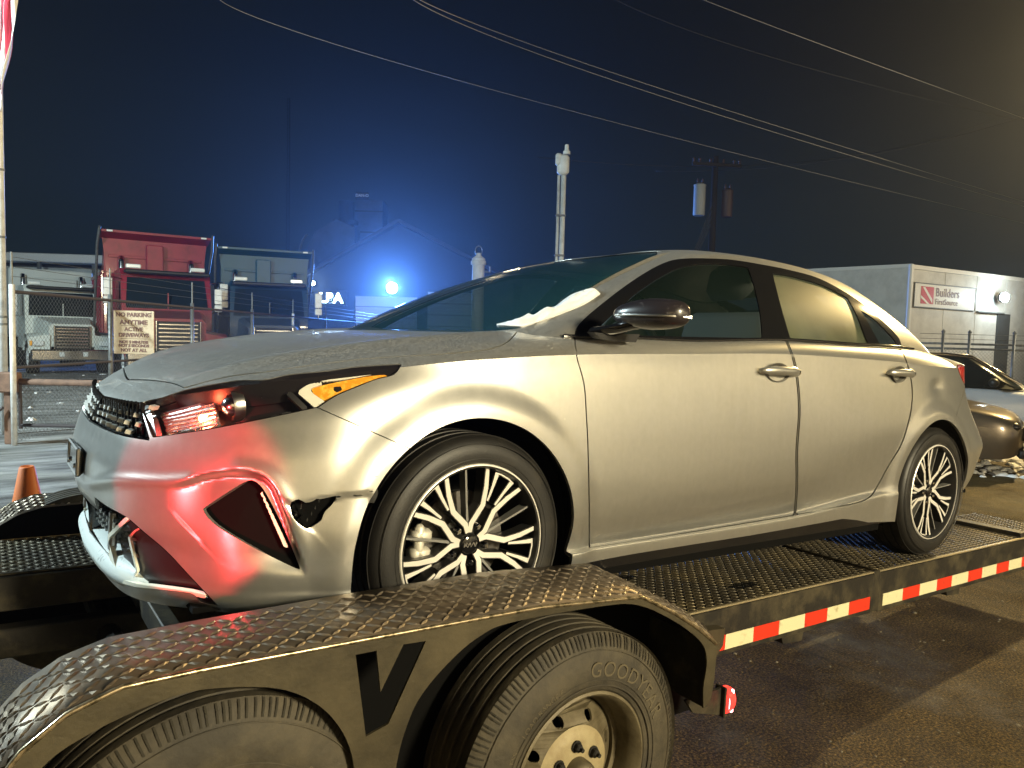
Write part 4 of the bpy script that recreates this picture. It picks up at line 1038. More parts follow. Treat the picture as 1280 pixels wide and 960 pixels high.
def runway(y0, y1, x0, x1):
    b = MB(); b.bbox(((x0+x1)/2,(y0+y1)/2,-.004), (x1-x0,y1-y0,.008), .002); o = b.build('runway_plate', MT['deckplate'], TR)
    nu, nv = int((x1-x0)/PIT), int((y1-y0-.02)/PIT)
    def P0(i, j): return (Vector((x0+.015+i*PIT, y0+.02+j*PIT, .0)), Vector((1,0,0)), Vector((0,1,0)), Vector((0,0,1)))
    plate_lugs('tread_lugs', P0, None, None, nu, nv, (0,0,1), MT['deckplate'], o, H=.0035)
runway(-.926,-.44,-.60,2.10); runway(-.926,-.44,2.155,4.30); runway(.44,.926,-1.75,2.10); runway(.44,.926,2.155,4.30)
# side rails: channel with a bright worn top edge, a joint with a hinge plate, conspicuity tape
for sd in (-1, 1):
    for x0, x1, h in ((-1.7 if sd > 0 else .60,2.112,.170),(2.165,4.30,.175)):
        b = MB(); b.bbox(((x0+x1)/2,sd*.914,-.010-h/2), (x1-x0,.036,h), .003); b.build('side_rail', MT['frame'], TR)
        b = MB(); b.bbox(((x0+x1)/2,sd*.925,-.003), (x1-x0,.014,.007), .002); b.build('rail_top_edge', MT['steel'], TR)
        b = MB(); b.bbox(((x0+x1)/2,sd*.927,-.012-h+.002), (x1-x0,.012,.006), .002); b.build('rail_bottom_edge', MT['frame'], TR)
        b = MB(); b.bbox(((x0+x1)/2,sd*.44,-.07), (x1-x0,.03,.12), .003); b.build('inner_rail', MT['frame'], TR)
    b = MB(); b.bbox((2.139,sd*.922,-.09), (.050,.022,.185), .004); b.build('hinge_plate', MT['frame'], TR)
    segs = [1.018,1.094,1.26,1.421,1.594,1.755,1.921,2.09]; c = 0
    for a, d in zip(segs[:-1], segs[1:]):
        b = MB(); b.box(a+.0006,d-.0006,sd*.9322,sd*.9338,-.164,-.108); b.build('reflective_strip', MT['tred'] if c % 2 == 0 else MT['twhite'], TR); c += 1
    segs = [2.2,2.38,2.54,2.713,2.87,3.054,3.216,3.395,3.554,3.729,3.90,4.06,4.22]; c = 1
    for a, d in zip(segs[:-1], segs[1:]):
        b = MB(); b.box(a+.0006,d-.0006,sd*.9322,sd*.9338,-.166,-.110+.0); b.build('reflective_strip', MT['tred'] if c % 2 == 0 else MT['twhite'], TR); c += 1
    for x in (1.55,2.95):
        b = MB(); b.prism([(x-.07,-.18),(x+.09,-.18),(x+.08,-.235),(x-.05,-.225)], sd*.905, sd*.80, 'y'); b.build('stake_pocket', MT['frame'], TR)
for x in (-1.5,-.62,.05,.75,1.45,2.14,2.8,3.5,4.2):
    b = MB(); b.bbox((x,0,-.115), (.055,1.80,.09), .004); b.build('cross_member', MT['frame'], TR)
b = MB()
for y in (-.36,.36): b.bbox((.9,y,-.21), (5.0,.07,.10), .005)
b.build('chassis_beam', MT['frame'], TR, kind='stuff')
b = MB(); b.bbox((3.78,-.60,.012), (.10,.64,.024), .004); b.build('ramp_hinge_bar', MT['frame'], TR)
b = MB(); b.bbox((3.78,.60,.012), (.10,.64,.024), .004); b.build('ramp_hinge_bar', MT['frame'], TR)
# tie-down slots in the runways
for x, y in ((1.36,-.80),(2.62,-.62),(.95,-.52)):
    b = MB(); b.lathe([(.0,.0022),(.030,.0026),(.040,.0015)], 16, 'z'); b.v = [(x+v[0]*2.1, y+v[1]*.8, v[2]) for v in b.v]; b.build('tie_down_slot', MT['void'], TR)
# fenders
FO = [(-1.175,-.10),(-1.160,.02),(-1.125,.095),(-1.075,.165),(-1.010,.215),(-.93,.243),(-.80,.247),(-.40,.247),(.00,.246),(.355,.222),(.50,.152),(.60,.094),(.692,.030)]
FI = [(-1.175,-.10),(-1.155,.03),(-1.115,.110),(-1.065,.170),(-1.000,.212),(-.92,.236),(-.78,.243),(-.38,.255),(.00,.260),(.385,.241),(.60,.145),(.78,.060),(.955,-.045)]
YO, YI = 1.203, .945
fo = np.array(FO); fi = np.array(FI)
_fl = np.r_[0, np.cumsum(np.hypot(*np.diff(fo, axis=0).T))]
def fender_pt(s, t, sd):            # s along, t 0 outer .. 1 inner
    o = np.array([np.interp(s, _fl, fo[:,k]) for k in (0,1)]); i = np.array([np.interp(s, _fl, fi[:,k]) for k in (0,1)])
    p = o*(1-t)+i*t; return Vector((p[0], sd*(YO*(1-t)+YI*t), p[1]))
def fender(sd):
    F = empty('fender', (0,0,-.12 if sd > 0 else 0)); F.parent = TR
    V = []; Fc = []; S = np.linspace(0, _fl[-1], 140)
    for s in S:
        for t in (0,.5,1): V.append(fender_pt(s,t,sd))
    Fc = [(i*3+j,i*3+j+1,i*3+4+j,i*3+3+j) for i in range(len(S)-1) for j in range(2)]
    top = mk('fender_top', V, Fc, MT['plate'], F, smooth=True)
    bmod = top.modifiers.new('thickness', 'SOLIDIFY'); bmod.thickness = .004; bmod.offset = -1 if sd > 0 else 1
    PF = .0285; nu = int(_fl[-1]/PF); nv = int((YO-YI-.012)/PF)
    def P0(i, j):
        s = (i+.5)*PF; t = (.012+j*PF+.010)/(YO-YI); c = fender_pt(s,t,sd); du = (fender_pt(s+.01,t,sd)-fender_pt(s-.01,t,sd)).normalized(); dv = (fender_pt(s,t+.05,sd)-fender_pt(s,t-.05,sd)).normalized()
        nn = du.cross(dv); nn = nn if nn.z > 0 else -nn; nn.normalize(); return c+nn*.0005, du, dv, nn
    plate_lugs('tread_lugs', P0, None, None, nu, nv, (0,0,1), MT['lug'], top, L=.037, Wd=.0100, H=.0034)
    # rolled, wear-polished outer edge
    b = MB(); b.tube([fender_pt(s,0,sd)+Vector((0,0,-.004)) for s in S], .0055, 8); b.build('edge_roll', MT['edge'], F, smooth=True)
    V = []; Fc = []
    for s in S[::2]: p = fender_pt(s,1,sd); V += [p, Vector((p.x, p.y, -.34))]
    Fc = [(2*i,2*i+2,2*i+3,2*i+1) for i in range(len(S[::2])-1)]; mk('inner_shade_panel', V, Fc, MT['void'], F)  # wheel well wall, extended to block light and blackened as shade behind the V
    # skirt with two wheel openings and the V cut-out, one plate of real thickness
    topx = np.linspace(-1.165,.69,120); topz = np.interp(topx, fo[:,0], fo[:,1])-.004
    low = [(-1.165,-.16),(-1.12,0.0),(-1.05,.121),(-.97,.170),(-.862,.200),(-.78,.204),(-.65,.176),(-.56,.118),(-.50,.035),(-.475,-.06),(-.47,-.20),(-.385,-.20),(-.378,-.05),(-.352,.045),(-.318,.100),(-.249,.160),(-.176,.200),(-.085,.218),(.20,.214),(.345,.196),(.50,.125),(.62,.045),(.655,-.02),(.648,-.10),(.655,-.165),(.690,-.13),(.70,.02)]
    lw = smooth_poly([(p[0],p[1],0) if k in (0,10,11,len(low)-1,len(low)-3) else p for k, p in enumerate(low)], 5, False)
    outline = [(x,z) for x, z in zip(topx, topz)]+[tuple(p) for p in lw[::-1]]
    vL = [(-.490,.214),(-.442,.214),(-.427,.121),(-.378,.216),(-.322,.214),(-.404,.045),(-.456,.030)]
    cu = bpy.data.curves.new('c', 'CURVE'); cu.dimensions = '2D'; cu.fill_mode = 'BOTH'; cu.extrude = .003
    for pl in (outline, vL):
        sp = cu.splines.new('POLY'); sp.points.add(len(pl)-1); sp.use_cyclic_u = True
        for k, (x, z) in enumerate(pl): sp.points[k].co = (x, z, 0, 1)
    tmp = bpy.data.objects.new('c', cu); COL.objects.link(tmp); dg = bpy.context.evaluated_depsgraph_get(); me = bpy.data.meshes.new_from_object(tmp.evaluated_get(dg)); bpy.data.objects.remove(tmp)
    me.transform(Matrix(((1,0,0,0),(0,0,1,sd*(YO-.003)),(0,1,0,0),(0,0,0,1)))); me.materials.clear(); me.materials.append(MT['skirt'])
    sk = bpy.data.objects.new('fender_skirt', me); COL.objects.link(sk); sk.parent = F
    # mud flap bracket and end plate
    b = MB(); b.box(.668,.684,sd*1.195,sd*.95,-.17,.035); b.build('end_plate', MT['frame'], F)
    return F
MT['edge'] = mat('polished_fender_edge', (.42,.34,.22), .3, .85, noise=(45,(.12,.10,.06),.45,.6))
fender(-1); fender(1)
def make_trailer_wheel():
    w = empty('trailer_wheel', (0,0,0)); w.parent = TR
    h = .108; prof = [(.222,-h+.012),(.232,-h+.000),(.250,-h-.006),(.290,-h-.008),(.330,-h+.002),(.352,-h+.012),(.368,-h+.020),(.380,-h+.030)]
    for k in range(5):
        y = -.074+k*.037
        prof += [(.3845,y-.013),(.3855,y),(.3845,y+.012),(.374,y+.0135),(.374,y+.0205)] if k < 4 else [(.3845,y-.013),(.3845,y+.010)]
    prof += [(.366,h-.016),(.33,h),(.29,h+.008),(.25,h+.006),(.222,h-.012)]
    b = MB(); b.lathe(prof, 120, 'y'); b.build('tyre', MT['rubber_dusty'], w, auto=30)
    # shoulder sipes and side wall ribs
    b = MB()
    for k in range(150):
        a = 2*PI*(k+random.uniform(-.2,.2))/150; ca, sa = math.cos(a), math.sin(a); t = (-sa*.0022, ca*.0022)
        V = []
        for r, y in ((.346,-h+.0085),(.368,-h+.017),(.379,-h+.027)):
            for s in (-1,1): V.append((r*ca+s*t[0], y-.0018, r*sa+s*t[1]))
        b.add(V, [(0,1,3,2),(2,3,5,4)])
    b.build('shoulder_sipes', MT['sipe'], w, kind='stuff')
    b = MB()
    for r in (.246,.262,.338): b.lathe([(r-.002,-h-.001-(.008 if r < .3 else -.004)),(r,-h-.0095 if r < .3 else -h-.0005),(r+.002,-h-.001-(.008 if r < .3 else -.004))], 120, 'y')
    b.build('sidewall_ring', MT['rubber_dusty'], w, smooth=True, kind='stuff')
    # raised maker's lettering, bent round the side wall
    cu = bpy.data.curves.new('t', 'FONT'); cu.size = .058; cu.space_character = 1.15; cu.align_x = 'CENTER'; cu.body = 'GOODYEAR'; cu.extrude = .002; cu.offset = .0
    o = bpy.data.objects.new('t', cu); COL.objects.link(o); dg = bpy.context.evaluated_depsgraph_get(); me = bpy.data.meshes.new_from_object(o.evaluated_get(dg)); bpy.data.objects.remove(o)
    bm = bmesh.new(); bm.from_mesh(me); bmesh.ops.subdivide_edges(bm, edges=[e for e in bm.edges if e.calc_length() > .02], cuts=2); 
    for v in bm.verts:
        u, vv, ww = v.co; a = R(56)-u/.290; r = .270+vv
        v.co = (r*math.cos(a), -h-.0075-(.0012 if ww > 0 else -.002), r*math.sin(a))
    bm.to_mesh(me); bm.free(); me.materials.clear(); me.materials.append(MT['letter_rub']); lt = bpy.data.objects.new('sidewall_lettering', me); COL.objects.link(lt); lt.parent = w; lt['kind'] = 'stuff'
    cu = bpy.data.curves.new('t', 'FONT'); cu.size = .022; cu.align_x = 'CENTER'; cu.body = 'RADIAL  TUBELESS      LOAD RANGE E'; cu.extrude = .001
    o = bpy.data.objects.new('t', cu); COL.objects.link(o); dg = bpy.context.evaluated_depsgraph_get(); me = bpy.data.meshes.new_from_object(o.evaluated_get(dg)); bpy.data.objects.remove(o)
    for v in me.vertices:
        u, vv, ww = v.co; a = R(150)-u/.270; r = .262+vv; v.co = (r*math.cos(a), -h-.0072-(.001 if ww > 0 else -.001), r*math.sin(a))
    me.materials.clear(); me.materials.append(MT['letter_rub']); lt = bpy.data.objects.new('sidewall_lettering', me); COL.objects.link(lt); lt.parent = w; lt['kind'] = 'stuff'
    # steel wheel: flange, barrel, dished disc with hand holes, bolts, hub cap
    b = MB(); b.lathe([(.228,-h+.010),(.227,-h+.000),(.220,-h-.003),(.214,-h+.002),(.207,-h+.016),(.200,-h+.030),(.197,-h+.075),(.185,-h+.080),(.182,-h+.13),(.18,.06)], 72, 'y'); b.build('rim', MT['wheel_steel'], w, auto=40)
    # disc built with real round holes
    N = 8; nseg = 12; V = []; Fc = []; yd = lambda r: -h+.040+.030*sstep(.115,.165,r)*1.0+.02*sstep(.165,.18,r)-.012*(1-sstep(.08,.12,r))
    cu = bpy.data.curves.new('c', 'CURVE'); cu.dimensions = '2D'; cu.fill_mode = 'BOTH'; cu.extrude = .0
    def circ_sp(cx, cz, rx, n=48):
        sp = cu.splines.new('POLY'); sp.points.add(n-1); sp.use_cyclic_u = True
        for k in range(n): sp.points[k].co = (cx+rx*math.cos(2*PI*k/n), cz+rx*math.sin(2*PI*k/n), 0, 1)
    circ_sp(0,0,.181,72); 
    for r in (.128,): pass
    for k in range(N): p = pol(.143, R(20)+k*2*PI/N); circ_sp(p[0], p[1], .0155, 20)
    circ_sp(0,0,.118,60)
    tmp = bpy.data.objects.new('c', cu); COL.objects.link(tmp); dg = bpy.context.evaluated_depsgraph_get(); me = bpy.data.meshes.new_from_object(tmp.evaluated_get(dg)); bpy.data.objects.remove(tmp)
    for v in me.vertices: r = math.hypot(v.co.x, v.co.y); v.co = (v.co.x, float(yd(r)), v.co.y)
    me.materials.clear(); me.materials.append(MT['wheel_steel']); ds = bpy.data.objects.new('disc', me); COL.objects.link(ds); ds.parent = w
    sm = ds.modifiers.new('t','SOLIDIFY'); sm.thickness = .006; sm.offset = -1
    b = MB(); b.lathe([(r, float(yd(r))) for r in (.1185,.112,.104,.096,.088)]+[(.05,-h+.026),(.0,-h+.026)], 60, 'y'); b.build('centre_plate', MT['hub_cream'], w, smooth=True)
    b = MB(); b.lathe([(.18,-h+.14),(.0,-h+.14)], 40, 'y'); b.build('wheel_back', MT['void'], w)
    for k in range(6):
        p = pol(.070, R(34)+k*PI/3); b = MB(); b.lathe([(.0125,.004),(.0125,-.012),(.009,-.016),(.006,-.017),(.006,-.026),(.0,-.026)], 6, 'y', (p[0], -h+.024, p[1])); b.build('lug_nut', MT['void_rub'], w)
        b = MB(); b.lathe([(.0165,.001),(.0165,-.0015),(.012,-.0015)], 20, 'y', (p[0], -h+.025, p[1])); b.build('nut_seat', MT['void_rub'], w)
    b = MB(); b.lathe([(.040,-h+.03),(.040,-h+.0),(.037,-h-.012),(.025,-h-.020),(.0,-h-.022)], 32, 'y'); b.build('hub_cap', MT['wheel_steel'], w, auto=50)
    return w
MT['sipe'] = mat('sipe_rubber', (.022,.019,.012), .85)
MT['void_rub'] = mat('dark_rubber_groove', (.010,.009,.007), .8); MT['letter_rub'] = mat('raised_rubber_letters', (.085,.07,.042), .7)
MT['wheel_steel'] = mat('dirty_wheel_steel', (.13,.108,.065), .55, .2, noise=(16,(.07,.055,.03),.42,.66,10), bump=(80,.4,.002))
MT['hub_cream'] = mat('dusty_cream_hub', (.30,.25,.14), .6, .1, noise=(22,(.22,.17,.09),.42,.7,10), bump=(70,.3,.002))
tw = make_trailer_wheel(); tws = [tw]+[copy_tree(tw, TR) for _ in range(3)]
for w, (x, z, sd, sp) in zip(tws, ((.20,-.255,-1,0),(-.74,-.228,-1,2.4),(.20,-.255,1,1.),(-.74,-.228,1,2.))):
    w.location = (x, sd*(1.180-.108), z); w.rotation_euler = (0, sp, 0) if sd < 0 else (0, sp, PI)
for x, z in ((.20,-.255),(-.74,-.228)):
    b = MB(); b.tube([(x,-.98,z),(x,.98,z)], .04, 12); b.build('axle', MT['frame'], TR)
    b = MB()
    for y in (-.70,.70):
        for k in range(3): b.bbox((x, y, z+.06+k*.010), (.62-k*.14,.05,.009), .002)
    b.build('leaf_spring', MT['frame'], TR, kind='stuff')
# rear marker lamp on its bracket behind the fender
b = MB(); b.prism([(.70,-.03),(1.02,-.055),(1.015,-.115),(.98,-.15),(.86,-.170),(.72,-.15)], -.985, -.945, 'y'); br = b.build('lamp_bracket', MT['skirt'], TR)
b = MB(); b.prism([(.66,-.175),(.845,-.170),(.842,-.262),(.70,-.222)], -1.13, -1.12, 'y'); b.bbox((.837,-1.125,-.215), (.010,.045,.10), .003); b.build('lamp_bracket', MT['frame'], TR)
b = MB(); b.lathe([(.042,.0),(.042,.014),(.036,.022),(.0,.026)], 24, 'x'); b.v = [(.842+v[0]*1.6, -1.128+v[1]*.75, -.214+v[2]*1.05) for v in b.v]
lm = b.build('marker_lamp', mat('lit_red_marker', (.5,.02,.02), .2, emis=(1,.03,.02), estr=3.0), TR, smooth=True)
b = MB(); b.bbox((.868,-1.145,-.214), (.012,.012,.075), .003); b.build('lamp_filament_window', mat('lit_pink_core', (.9,.3,.3), .3, emis=(1,.25,.25), estr=14), TR)
ml = lamp('marker_lamp_light', 'POINT', (0,0,0), .35, (1,.05,.03), .03); ml.parent = TR; ml.location = (.92,-1.12,-.22)
# hanging cable at the front end
b = MB(); b.tube([(-1.19,-.70,-.32),(-1.17,-.68,-.38),(-1.12,-.66,-.40),(-1.09,-.68,-.36),(-1.11,-.70,-.31),(-1.16,-.71,-.32),(-1.20,-.70,-.40),(-1.20,-.70,-.50)], .005, 6); b.build('wiring_loop', MT['black'], TR, smooth=True)
# ------------------------------------------------------------------ ground
def ground_mat():
    m = bpy.data.materials.new('asphalt_and_salted_yard'); m.use_nodes = True; nt = m.node_tree; b = nt.nodes['Principled BSDF']; N = nt.nodes.new; Lk = nt.links.new
    tc = N('ShaderNodeTexCoord'); 
    def noise(sc, det=6, rough=.6, stretch=None):
        n = N('ShaderNodeTexNoise'); n.inputs['Scale'].default_value = sc; n.inputs['Detail'].default_value = det; n.inputs['Roughness'].default_value = rough
        if stretch:
            mp = N('ShaderNodeMapping'); mp.inputs['Scale'].default_value = stretch; mp.inputs['Rotation'].default_value = (0,0,.5); Lk(tc.outputs['Object'], mp.inputs[0]); Lk(mp.outputs[0], n.inputs[0])
        else: Lk(tc.outputs['Object'], n.inputs[0])
        return n.outputs['Fac']
    def ramp(inp, stops):
        r = N('ShaderNodeValToRGB'); e = r.color_ramp.elements; e[0].position, e[0].color = stops[0][0], (*stops[0][1],1); e[1].position, e[1].color = stops[-1][0], (*stops[-1][1],1)
        for p, c in stops[1:-1]: k = e.new(p); k.color = (*c,1)
        Lk(inp, r.inputs[0]); return r.outputs[0]
    def mix(f, a, c, bt='MIX'):
        x = N('ShaderNodeMix'); x.data_type = 'RGBA'; x.blend_type = bt
        if hasattr(f, 'links') or not isinstance(f, (int,float)): Lk(f, x.inputs[0])
        else: x.inputs[0].default_value = f
        Lk(a, x.inputs[6]); Lk(c, x.inputs[7]); return x.outputs[2]
    asphalt = ramp(noise(1.7,10,.75), [(.32,(.030,.020,.007)),(.5,(.070,.049,.018)),(.7,(.125,.090,.036))])
    speck = ramp(noise(90,4,.75), [(.38,(.22,.22,.22)),(.52,(1,1,1)),(.66,(3.2,2.9,2.3))])
    asphalt = mix(1.0, asphalt, speck, 'MULTIPLY')
    salt = ramp(noise(.55,10,.78), [(.54,(0,0,0)),(.70,(.7,.7,.7))]); salted = ramp(noise(6,8), [(.3,(.085,.083,.077)),(.7,(.19,.188,.175))])
    c = mix(salt, asphalt, salted)
    tr = ramp(noise(1.0,7,.7,(6,.35,1)), [(.56,(0,0,0)),(.66,(.6,.6,.6))]); dark = ramp(noise(8), [(.3,(.016,.015,.013)),(.7,(.028,.026,.022))]); c = mix(tr, c, dark)
    # the salted, snowy yard beyond the trailer
    geo = N('ShaderNodeSeparateXYZ'); Lk(tc.outputs['Object'], geo.inputs[0])
    mr = N('ShaderNodeMapRange'); mr.inputs[1].default_value = 2.2; mr.inputs[2].default_value = 5.5; Lk(geo.outputs['Y'], mr.inputs[0])
    pn = ramp(noise(.9,9,.7,(.5,2.2,1)), [(.40,(.10,.10,.095)),(.52,(.26,.265,.26)),(.66,(.50,.51,.51))])
    c = mix(mr.outputs[0], c, pn)
    Lk(c, b.inputs['Base Color']); b.inputs['Specular IOR Level'].default_value = .18
    rr = ramp(noise(1.3,6), [(.35,(.5,.5,.5)),(.65,(.85,.85,.85))]); Lk(rr, b.inputs['Roughness'])
    bp = N('ShaderNodeBump'); bp.inputs['Strength'].default_value = .9; bp.inputs['Distance'].default_value = .016; Lk(noise(110,4,.7), bp.inputs['Height']); Lk(bp.outputs[0], b.inputs['Normal'])
    return m
GM = ground_mat()
mk('ground', [(-600,-300,0),(900,-300,0),(900,1200,0),(-600,1200,0)], [(0,1,2,3)], GM, kind='structure')
# clods of snow and grit: real lumps
def clods(name, n, region, smin, smax, m, seed, **k):
    rs = random.Random(seed); V = []; Fc = []
    for _ in range(n):
        x, y = region(rs); s = rs.uniform(smin, smax)*(rs.random()**1.5*.8+.2); q = len(V); sx, sy, sz = s*rs.uniform(.7,1.5), s*rs.uniform(.7,1.5), s*rs.uniform(.3,.7)
        for kx in range(6): a = 2*PI*kx/6+rs.uniform(-.3,.3); V.append((x+sx*math.cos(a), y+sy*math.sin(a), -.002))
        for kx in range(5): a = 2*PI*kx/5+rs.uniform(-.3,.3); V.append((x+sx*.6*math.cos(a), y+sy*.6*math.sin(a), sz*rs.uniform(.6,1)))
        V.append((x,y,sz)); 
        Fc += [(q+i,q+(i+1)%6,q+6+i%5) for i in range(6)]+[(q+(i+1)%6,q+6+(i+1)%5,q+6+i%5) for i in range(5)]+[(q+6+i,q+6+(i+1)%5,q+11) for i in range(5)]
    return mk(name, V, Fc, m, **k)
# ------------------------------------------------------------------ the yard behind, placed by azimuth, distance and height
def WP(px, py, D):                  # world point seen at a photo position, D metres ahead along the camera axis
    return CAM+(CF+CR*(px-640)/FPX+CD*(py-480)/FPX)*D
def gz(px, D): p = WP(px, 420, D); return Vector((p[0], p[1], 0))
FWD = Vector((math.sin(YAW), math.cos(YAW), 0)); RGT = Vector((math.cos(YAW), -math.sin(YAW), 0))
def frame_at(px, D, turn=0):        # matrix: local x = to the right in the picture, local y = away, origin on the ground
    o = gz(px, D); return Matrix.Translation(o)@Matrix.Rotation(-YAW+R(turn), 4, 'Z')
def thing_at(name, px, D, turn=0, **k):
    o = empty(name, **k); o.matrix_world = frame_at(px, D, turn); return o
def hgt(px, py, D): return float(WP(px, py, D)[2])
def G(n, *a, **k):
    if n not in MT: MT[n] = mat(n, *a, **k)
    return MT[n]
G('galvanised', (.20,.21,.21), .5, .5, noise=(20,(.12,.12,.115),.4,.7)); G('white_metal', (.72,.73,.72), .45, .1, noise=(9,(.50,.48,.44),.45,.75))
G('wood_rail', (.20,.115,.075), .75, noise=(12,(.11,.065,.045),.4,.7)); G('dark_pipe', (.05,.04,.04), .6)
# added, unseen: long pale block building behind the camera for the paint to mirror
G('reflection_wall', (.62,.58,.48), .8, noise=(1.2,(.50,.46,.38),.4,.7)); G('truck_glass', (.012,.018,.022), .12); G('dark_opening', (.03,.033,.035), .8)
T = empty('reflection_building', (0,-12.0,0), label='long low pale building added unseen behind the camera for the car paint to mirror', cat='building')
b = MB(); b.box(-22,36,-6,0,0,5.2); b.build('wall', MT['reflection_wall'], T); b = MB(); b.bbox((7,-3,5.3), (58.6,6.6,.25), .03); b.build('roof', MT['dark_opening'], T)
for x in (-15,-3,9,21,31): b = MB(); b.box(x,x+2.2,-.02,.03,1.2,2.6); b.build('window', MT['truck_glass'], T)
for x in (-9,15): b = MB(); b.box(x,x+1.1,-.02,.04,0,2.2); b.build('door', MT['dark_opening'], T)
# flagpole, flag
T = thing_at('flagpole', 4, 10.2, label='tall white flagpole at the left edge of the photo', cat='flagpole')
b = MB(); b.tube([(0,0,0),(0,0,9.5)], .050, 14, r2=.04); b.build('pole', MT['white_metal'], T, smooth=True)
for z in (1.52,1.62,2.7,3.6): b = MB(); b.lathe([(.056,-.015),(.056,.015)], 14, 'z', (0,0,z)); b.build('collar', MT['galvanised'], T)
G('flag_red', (.50,.03,.06), .8); G('flag_white', (.80,.80,.80), .8)
FL_ = thing_at('flag', 4, 10.2, label='red and white striped flag hanging limp from the tall pole', cat='flag')
for k in range(6):
    V = []; Fc = []; n = 14
    for i in range(n+1):
        for j in (0,1):
            t = i/n; u = (k+j)/6; z = 6.6-2.15*t+.10*math.sin(u*5); x = .055+u*.30*(1-.55*t)-.40*u*t*(.0)+.02*math.sin(t*9+u*4); y = .06*math.sin(u*14+t*5)-.08*u; V.append((x-.10+.08*(1-t), y, z-.55*u*(1-t)))
    Fc = [(2*i,2*i+1,2*i+3,2*i+2) for i in range(n)]
    o = mk('stripe', V, Fc, G('flag_red') if k % 2 == 0 else G('flag_white'), FL_, smooth=True); md = o.modifiers.new('t','SOLIDIFY'); md.thickness = .004
# low gate: brown post with box, brown top rail, mesh
def chain(P0, P1, z0, z1, name, m, parent, pitch=.06, r=.0022, maxn=400):
    """chain link between two ground points: crossing wires of real thickness, one joined mass"""
    L = (P1-P0).length; d = (P1-P0)/L; H = z1-z0; V = []; Fc = []; n = int(min(maxn, (L+H)/pitch))
    st = (L+H)/n; nrm = Vector((-d.y, d.x, 0))
    for s in (1, -1):
        for k in range(n+1):
            a = -H+k*st; t0, t1 = max(0,-a)/H if H else 0, min(1,(L-a)/H)
            if t1 <= t0: continue
            def pt(t):
                u = a+t*H if s == 1 else L-(a+t*H); return P0+d*u+Vector((0,0,z0+t*H))+nrm*(s*r)
            A, B = pt(t0), pt(t1); ax = (B-A).normalized(); sd = ax.cross(nrm).normalized()*r; q = len(V)
            V += [A+sd, A-sd, A+nrm*r*1.2, B+sd, B-sd, B+nrm*r*1.2]; Fc += [(q,q+1,q+4,q+3),(q+1,q+2,q+5,q+4),(q+2,q,q+3,q+5)]
    return mk(name, V, Fc, m, parent, kind='stuff')
D0 = 9.4; GT_ = empty('low_gate', label='low brown topped chain link gate with a square post at the left edge', cat='gate')
p = gz(11, D0); b = MB(); Mx = Matrix.Translation(p)@Matrix.Rotation(-YAW,4,'Z')
b.bbox((0,0,.37), (.105,.10,.74), .012, Mx); b.build('gate_post', MT['wood_rail'], GT_)
b = MB(); b.bbox((0,-.02,.79), (.26,.16,.26), .02, Mx); b.build('latch_box', MT['wood_rail'], GT_)
b = MB(); b.tube([(-.08,-.10,.25),(-.10,-.12,.40),(-.02,-.10,.48)], .02, 8); b.xf(Mx).build('latch', MT['dark_pipe'], GT_)
A_, B_ = gz(24, D0), gz(420, D0+.2)
for z, r_, m_ in ((.80,.042,'wood_rail'),(.245,.022,'dark_pipe')):
    b = MB(); b.tube([A_+Vector((0,0,z)), B_+Vector((0,0,z))], r_, 10); b.build('gate_rail', MT[m_], GT_, smooth=True)
b = MB(); b.tube([A_+Vector((0,0,.2)), A_+Vector((0,0,.82))], .022, 8); b.build('gate_stile', MT['dark_pipe'], GT_)
chain(A_, B_, .245, .80, 'chain_link', MT['galvanised'], GT_, .058, .0024, 420)
# the long chain link fence running away on the left
def lat(l, D): return Vector((CAM[0],CAM[1],0))+FWD*D+RGT*l
FA = empty('chain_link_fence', label='tall chain link fence with barbed wire running back past the dump trucks', cat='fence')
pd = [9.3,11.6,14.6,18.0,21.4,25.2,30.0,36.0]
for k, D in enumerate(pd):
    q = lat(-6.25-.02*k, D); b = MB(); b.tube([q, q+Vector((0,0,2.02))], .035 if k not in (0,4) else .035, 10); b.build('fence_post', MT['white_metal'] if k in (0,4) else MT['galvanised'], FA, smooth=True)
    b = MB(); b.tube([q+Vector((0,0,2.0)), q+Vector((0,0,2.05))-RGT*.0, q+Vector((0,0,2.42))+RGT*.0], .014, 6); b.build('barb_arm', MT['galvanised'], FA)
P0_, P1_ = lat(-6.25,9.3), lat(-6.4,36.0)
b = MB(); b.tube([P0_+Vector((0,0,1.93)), P1_+Vector((0,0,1.93))], .024, 8); b.build('top_rail', MT['dark_pipe'], FA, smooth=True)
b = MB(); b.tube([P0_+Vector((0,0,.98)), P1_+Vector((0,0,.98))], .020, 8); b.build('middle_rail', MT['dark_pipe'], FA, smooth=True)
chain(P0_, P1_, .04, 1.93, 'chain_link', MT['galvanised'], FA, .075, .0022, 420)
for z in (2.12,2.24,2.36):
    b = MB(); b.tube([P0_+Vector((0,0,z)), P1_+Vector((0,0,z))], .0035, 4); b.build('barbed_wire', MT['galvanised'], FA)
